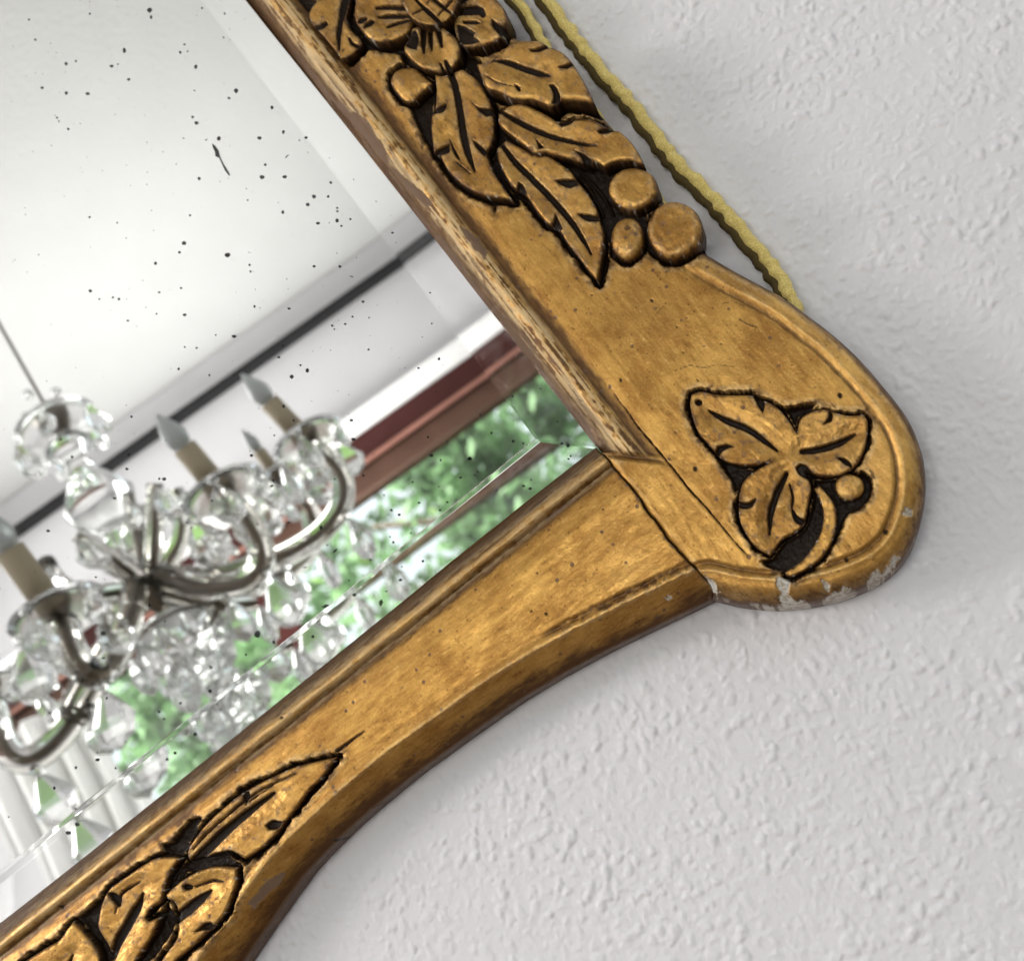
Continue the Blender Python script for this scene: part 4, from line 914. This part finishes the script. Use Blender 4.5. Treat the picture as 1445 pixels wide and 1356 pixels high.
# column: rod, turned glass, crown
def lat(name, prof, base, mat, parent, n=20):
    V, Fs = lathe([(r, z) for r, z in prof], n, Matrix.Translation(base)); return mesh(name, V, Fs, mat, parent)
lat('hub', [(0, -.04), (.008, -.036), (.014, -.025), (.020, -.01), (.020, .006), (.013, .015), (.010, .03), (0, .032)], hub, M_METAL, chand)
lat('lower_bowl', [(0, -.12), (.012, -.118), (.03, -.105), (.045, -.085), (.05, -.065), (.03, -.052), (0, -.05)], hub, M_CRY, chand)
lat('glass_column', [(0, .033), (.03, .036), (.042, .060), (.024, .085), (.018, .10), (.042, .125), (.050, .15), (.034, .18), (.020, .20), (.017, .23), (.034, .25), (.020, .27), (0, .272)], hub, M_CRY, chand)
lat('rod', [(.0026, .29), (.0026, 0.50), (.0025, .50), (.0025, ZC-hub[2])], hub, M_METAL, chand, 8)
crown = lat('crown_dish', [(0, .272), (.03, .274), (.05, .285), (.058, .297), (.05, .293), (.02, .284), (0, .282)], hub, M_CRY, chand)
lat('crown_cup', [(0, .283), (.014, .285), (.022, .30), (.018, .318), (.006, .33), (0, .331)], hub, M_METAL, chand)
for k in range(5):
    a = 6.283*k/5; q_ = hub+Vector((.056*math.cos(a), .056*math.sin(a), .288)); put(DROPS[k % 3], q_, crown)
    q_ = hub+Vector((.03*math.cos(a+.3), .03*math.sin(a+.3), .33+0.012*(k % 2))); put(BEAD, q_, crown)
ceilrose = lat('ceiling_rose', [(0, ZC-hub[2]-.03), (.05, ZC-hub[2]-.025), (.06, ZC-hub[2]-.001), (0, ZC-hub[2]-.0005)], hub, M_METAL, chand)
def make_arm(cup, dip, tip=None, wd=1.0):
    cup = Vector(cup); out = cup-hub; flat = Vector((out.x, out.y, 0))
    a = hub+flat.normalized()*0.03; pth = bez(a, hub+flat*0.45-Z*dip*1.1, cup-Z*dip*2.1+flat*0.22, cup-Z*0.006, 26)
    arm = mesh('arm', *tube(pth, [0.0170]*26, 12), M_ARM, chand)
    mesh('arm_wire', *tube(pth, [0.0042]*26, 6), M_METAL, arm)
    lat('bobeche', [(0, -.006), (.018, -.005), (.042, .002), (.054, .010), (.050, .0115), (.042, .006), (.014, .001), (0, .001)], cup, M_CRY, arm)
    lat('cup', [(0, .001), (.012, .002), (.019, .012), (.021, .022), (.015, .024), (0, .0245)], cup, M_METAL, arm, 14)
    if tip is not None:
        ax = (Vector(tip)-cup); ln = ax.length; q = Z.rotation_difference(ax.normalized()).to_matrix().to_4x4()
        Mx = Matrix.Translation(cup) @ q; cr_ = 0.0145*wd; c1 = ln*0.60; b_ = ln-c1
        mesh('candle_sleeve', *lathe([(0, .0145), (cr_, .015), (cr_, c1), (cr_*.8, c1+.001), (0, c1+.001)], 16, Mx), M_CAND, arm)
        mesh('bulb', *lathe([(0, c1+.001), (cr_*.75, c1+.002), (cr_*1.0, c1+b_*.22), (cr_*1.05, c1+b_*.36), (cr_*.8, c1+b_*.58), (cr_*.42, c1+b_*.8), (cr_*.12, c1+b_*.96), (0, c1+b_)], 14, Mx), M_BULB, arm)
    for k in range(5):
        w = 6.283*(k+random.random()*.4)/5; q_ = cup+Vector((.050*math.cos(w), .050*math.sin(w), .004)); put(BEAD, q_, arm); put(DROPS[(k*2+1) % 3], q_-Z*.008, arm)
    for t_ in (9, 17):
        q_ = Vector(pth[t_])-Z*0.014; put(BEAD, q_, arm); put(DROPS[t_ % 3], q_-Z*.007, arm)
    for k in range(5):
        t_ = (k+0.5)/5; a_ = cup-Z*0.004; b2 = hub+Z*0.03; q_ = a_.lerp(b2, t_)-Z*0.05*math.sin(math.pi*t_); put(BEAD, q_, arm)
    return arm
for px, s_, dip, tip, wd in (((440, 628), 1.62, .075, (342, 528), 1.05), ((322, 702), 1.42, .085, (222, 585), 1.05), ((402, 683), 1.78, .07, (343, 606), .7), ((88, 872), 1.33, .08, (-32, 712), 1.15), ((-10, 985), 1.50, .09, (-110, 850), 1), ((205, 745), 1.86, .07, None, 1)):
    make_arm(rpt(px, s_), dip, rpt(tip, s_) if tip else None, wd)
# glass scrolls curling up from the hub
for (e, s_), (mid, s2) in ((((68, 792), 1.45), ((95, 850), 1.5)), (((112, 754), 1.5), ((165, 790), 1.5)), (((221, 683), 1.5), ((222, 770), 1.5)), (((175, 700), 1.62), ((190, 770), 1.6)), (((300, 880), 1.48), ((340, 800), 1.5)), (((365, 850), 1.5), ((300, 860), 1.5)), (((140, 1000), 1.5), ((60, 1040), 1.45)), (((250, 690), 1.6), ((270, 760), 1.6))):
    e, md = Vector(rpt(e, s_)), Vector(rpt(mid, s2))
    sc_ = mesh('scroll', *tube(bez(hub, hub.lerp(md, .7), md, e, 18), [0.0155-0.005*i/17 for i in range(18)], 10), M_ARM, chand)
    mesh('scroll_wire', *tube(bez(hub, hub.lerp(md, .7), md, e, 18), 0.0028, 6), M_METAL, sc_)
    put(DROPS[0], e-Z*0.004, sc_)
# pendants under the bowl
low = mesh('pendant_ring', *tube([hub+Vector((.05*math.cos(a), .05*math.sin(a), -.07)) for a in np.linspace(0, 6.283, 25)], .002, 6), M_METAL, chand)
for k in range(9):
    a = 6.283*k/9; put(DROPS[k % 3], hub+Vector((.05*math.cos(a), .05*math.sin(a), -.072)), low)
    put(DROPS[(k+1) % 3], hub+Vector((.03*math.cos(a), .03*math.sin(a), -.115)), low)
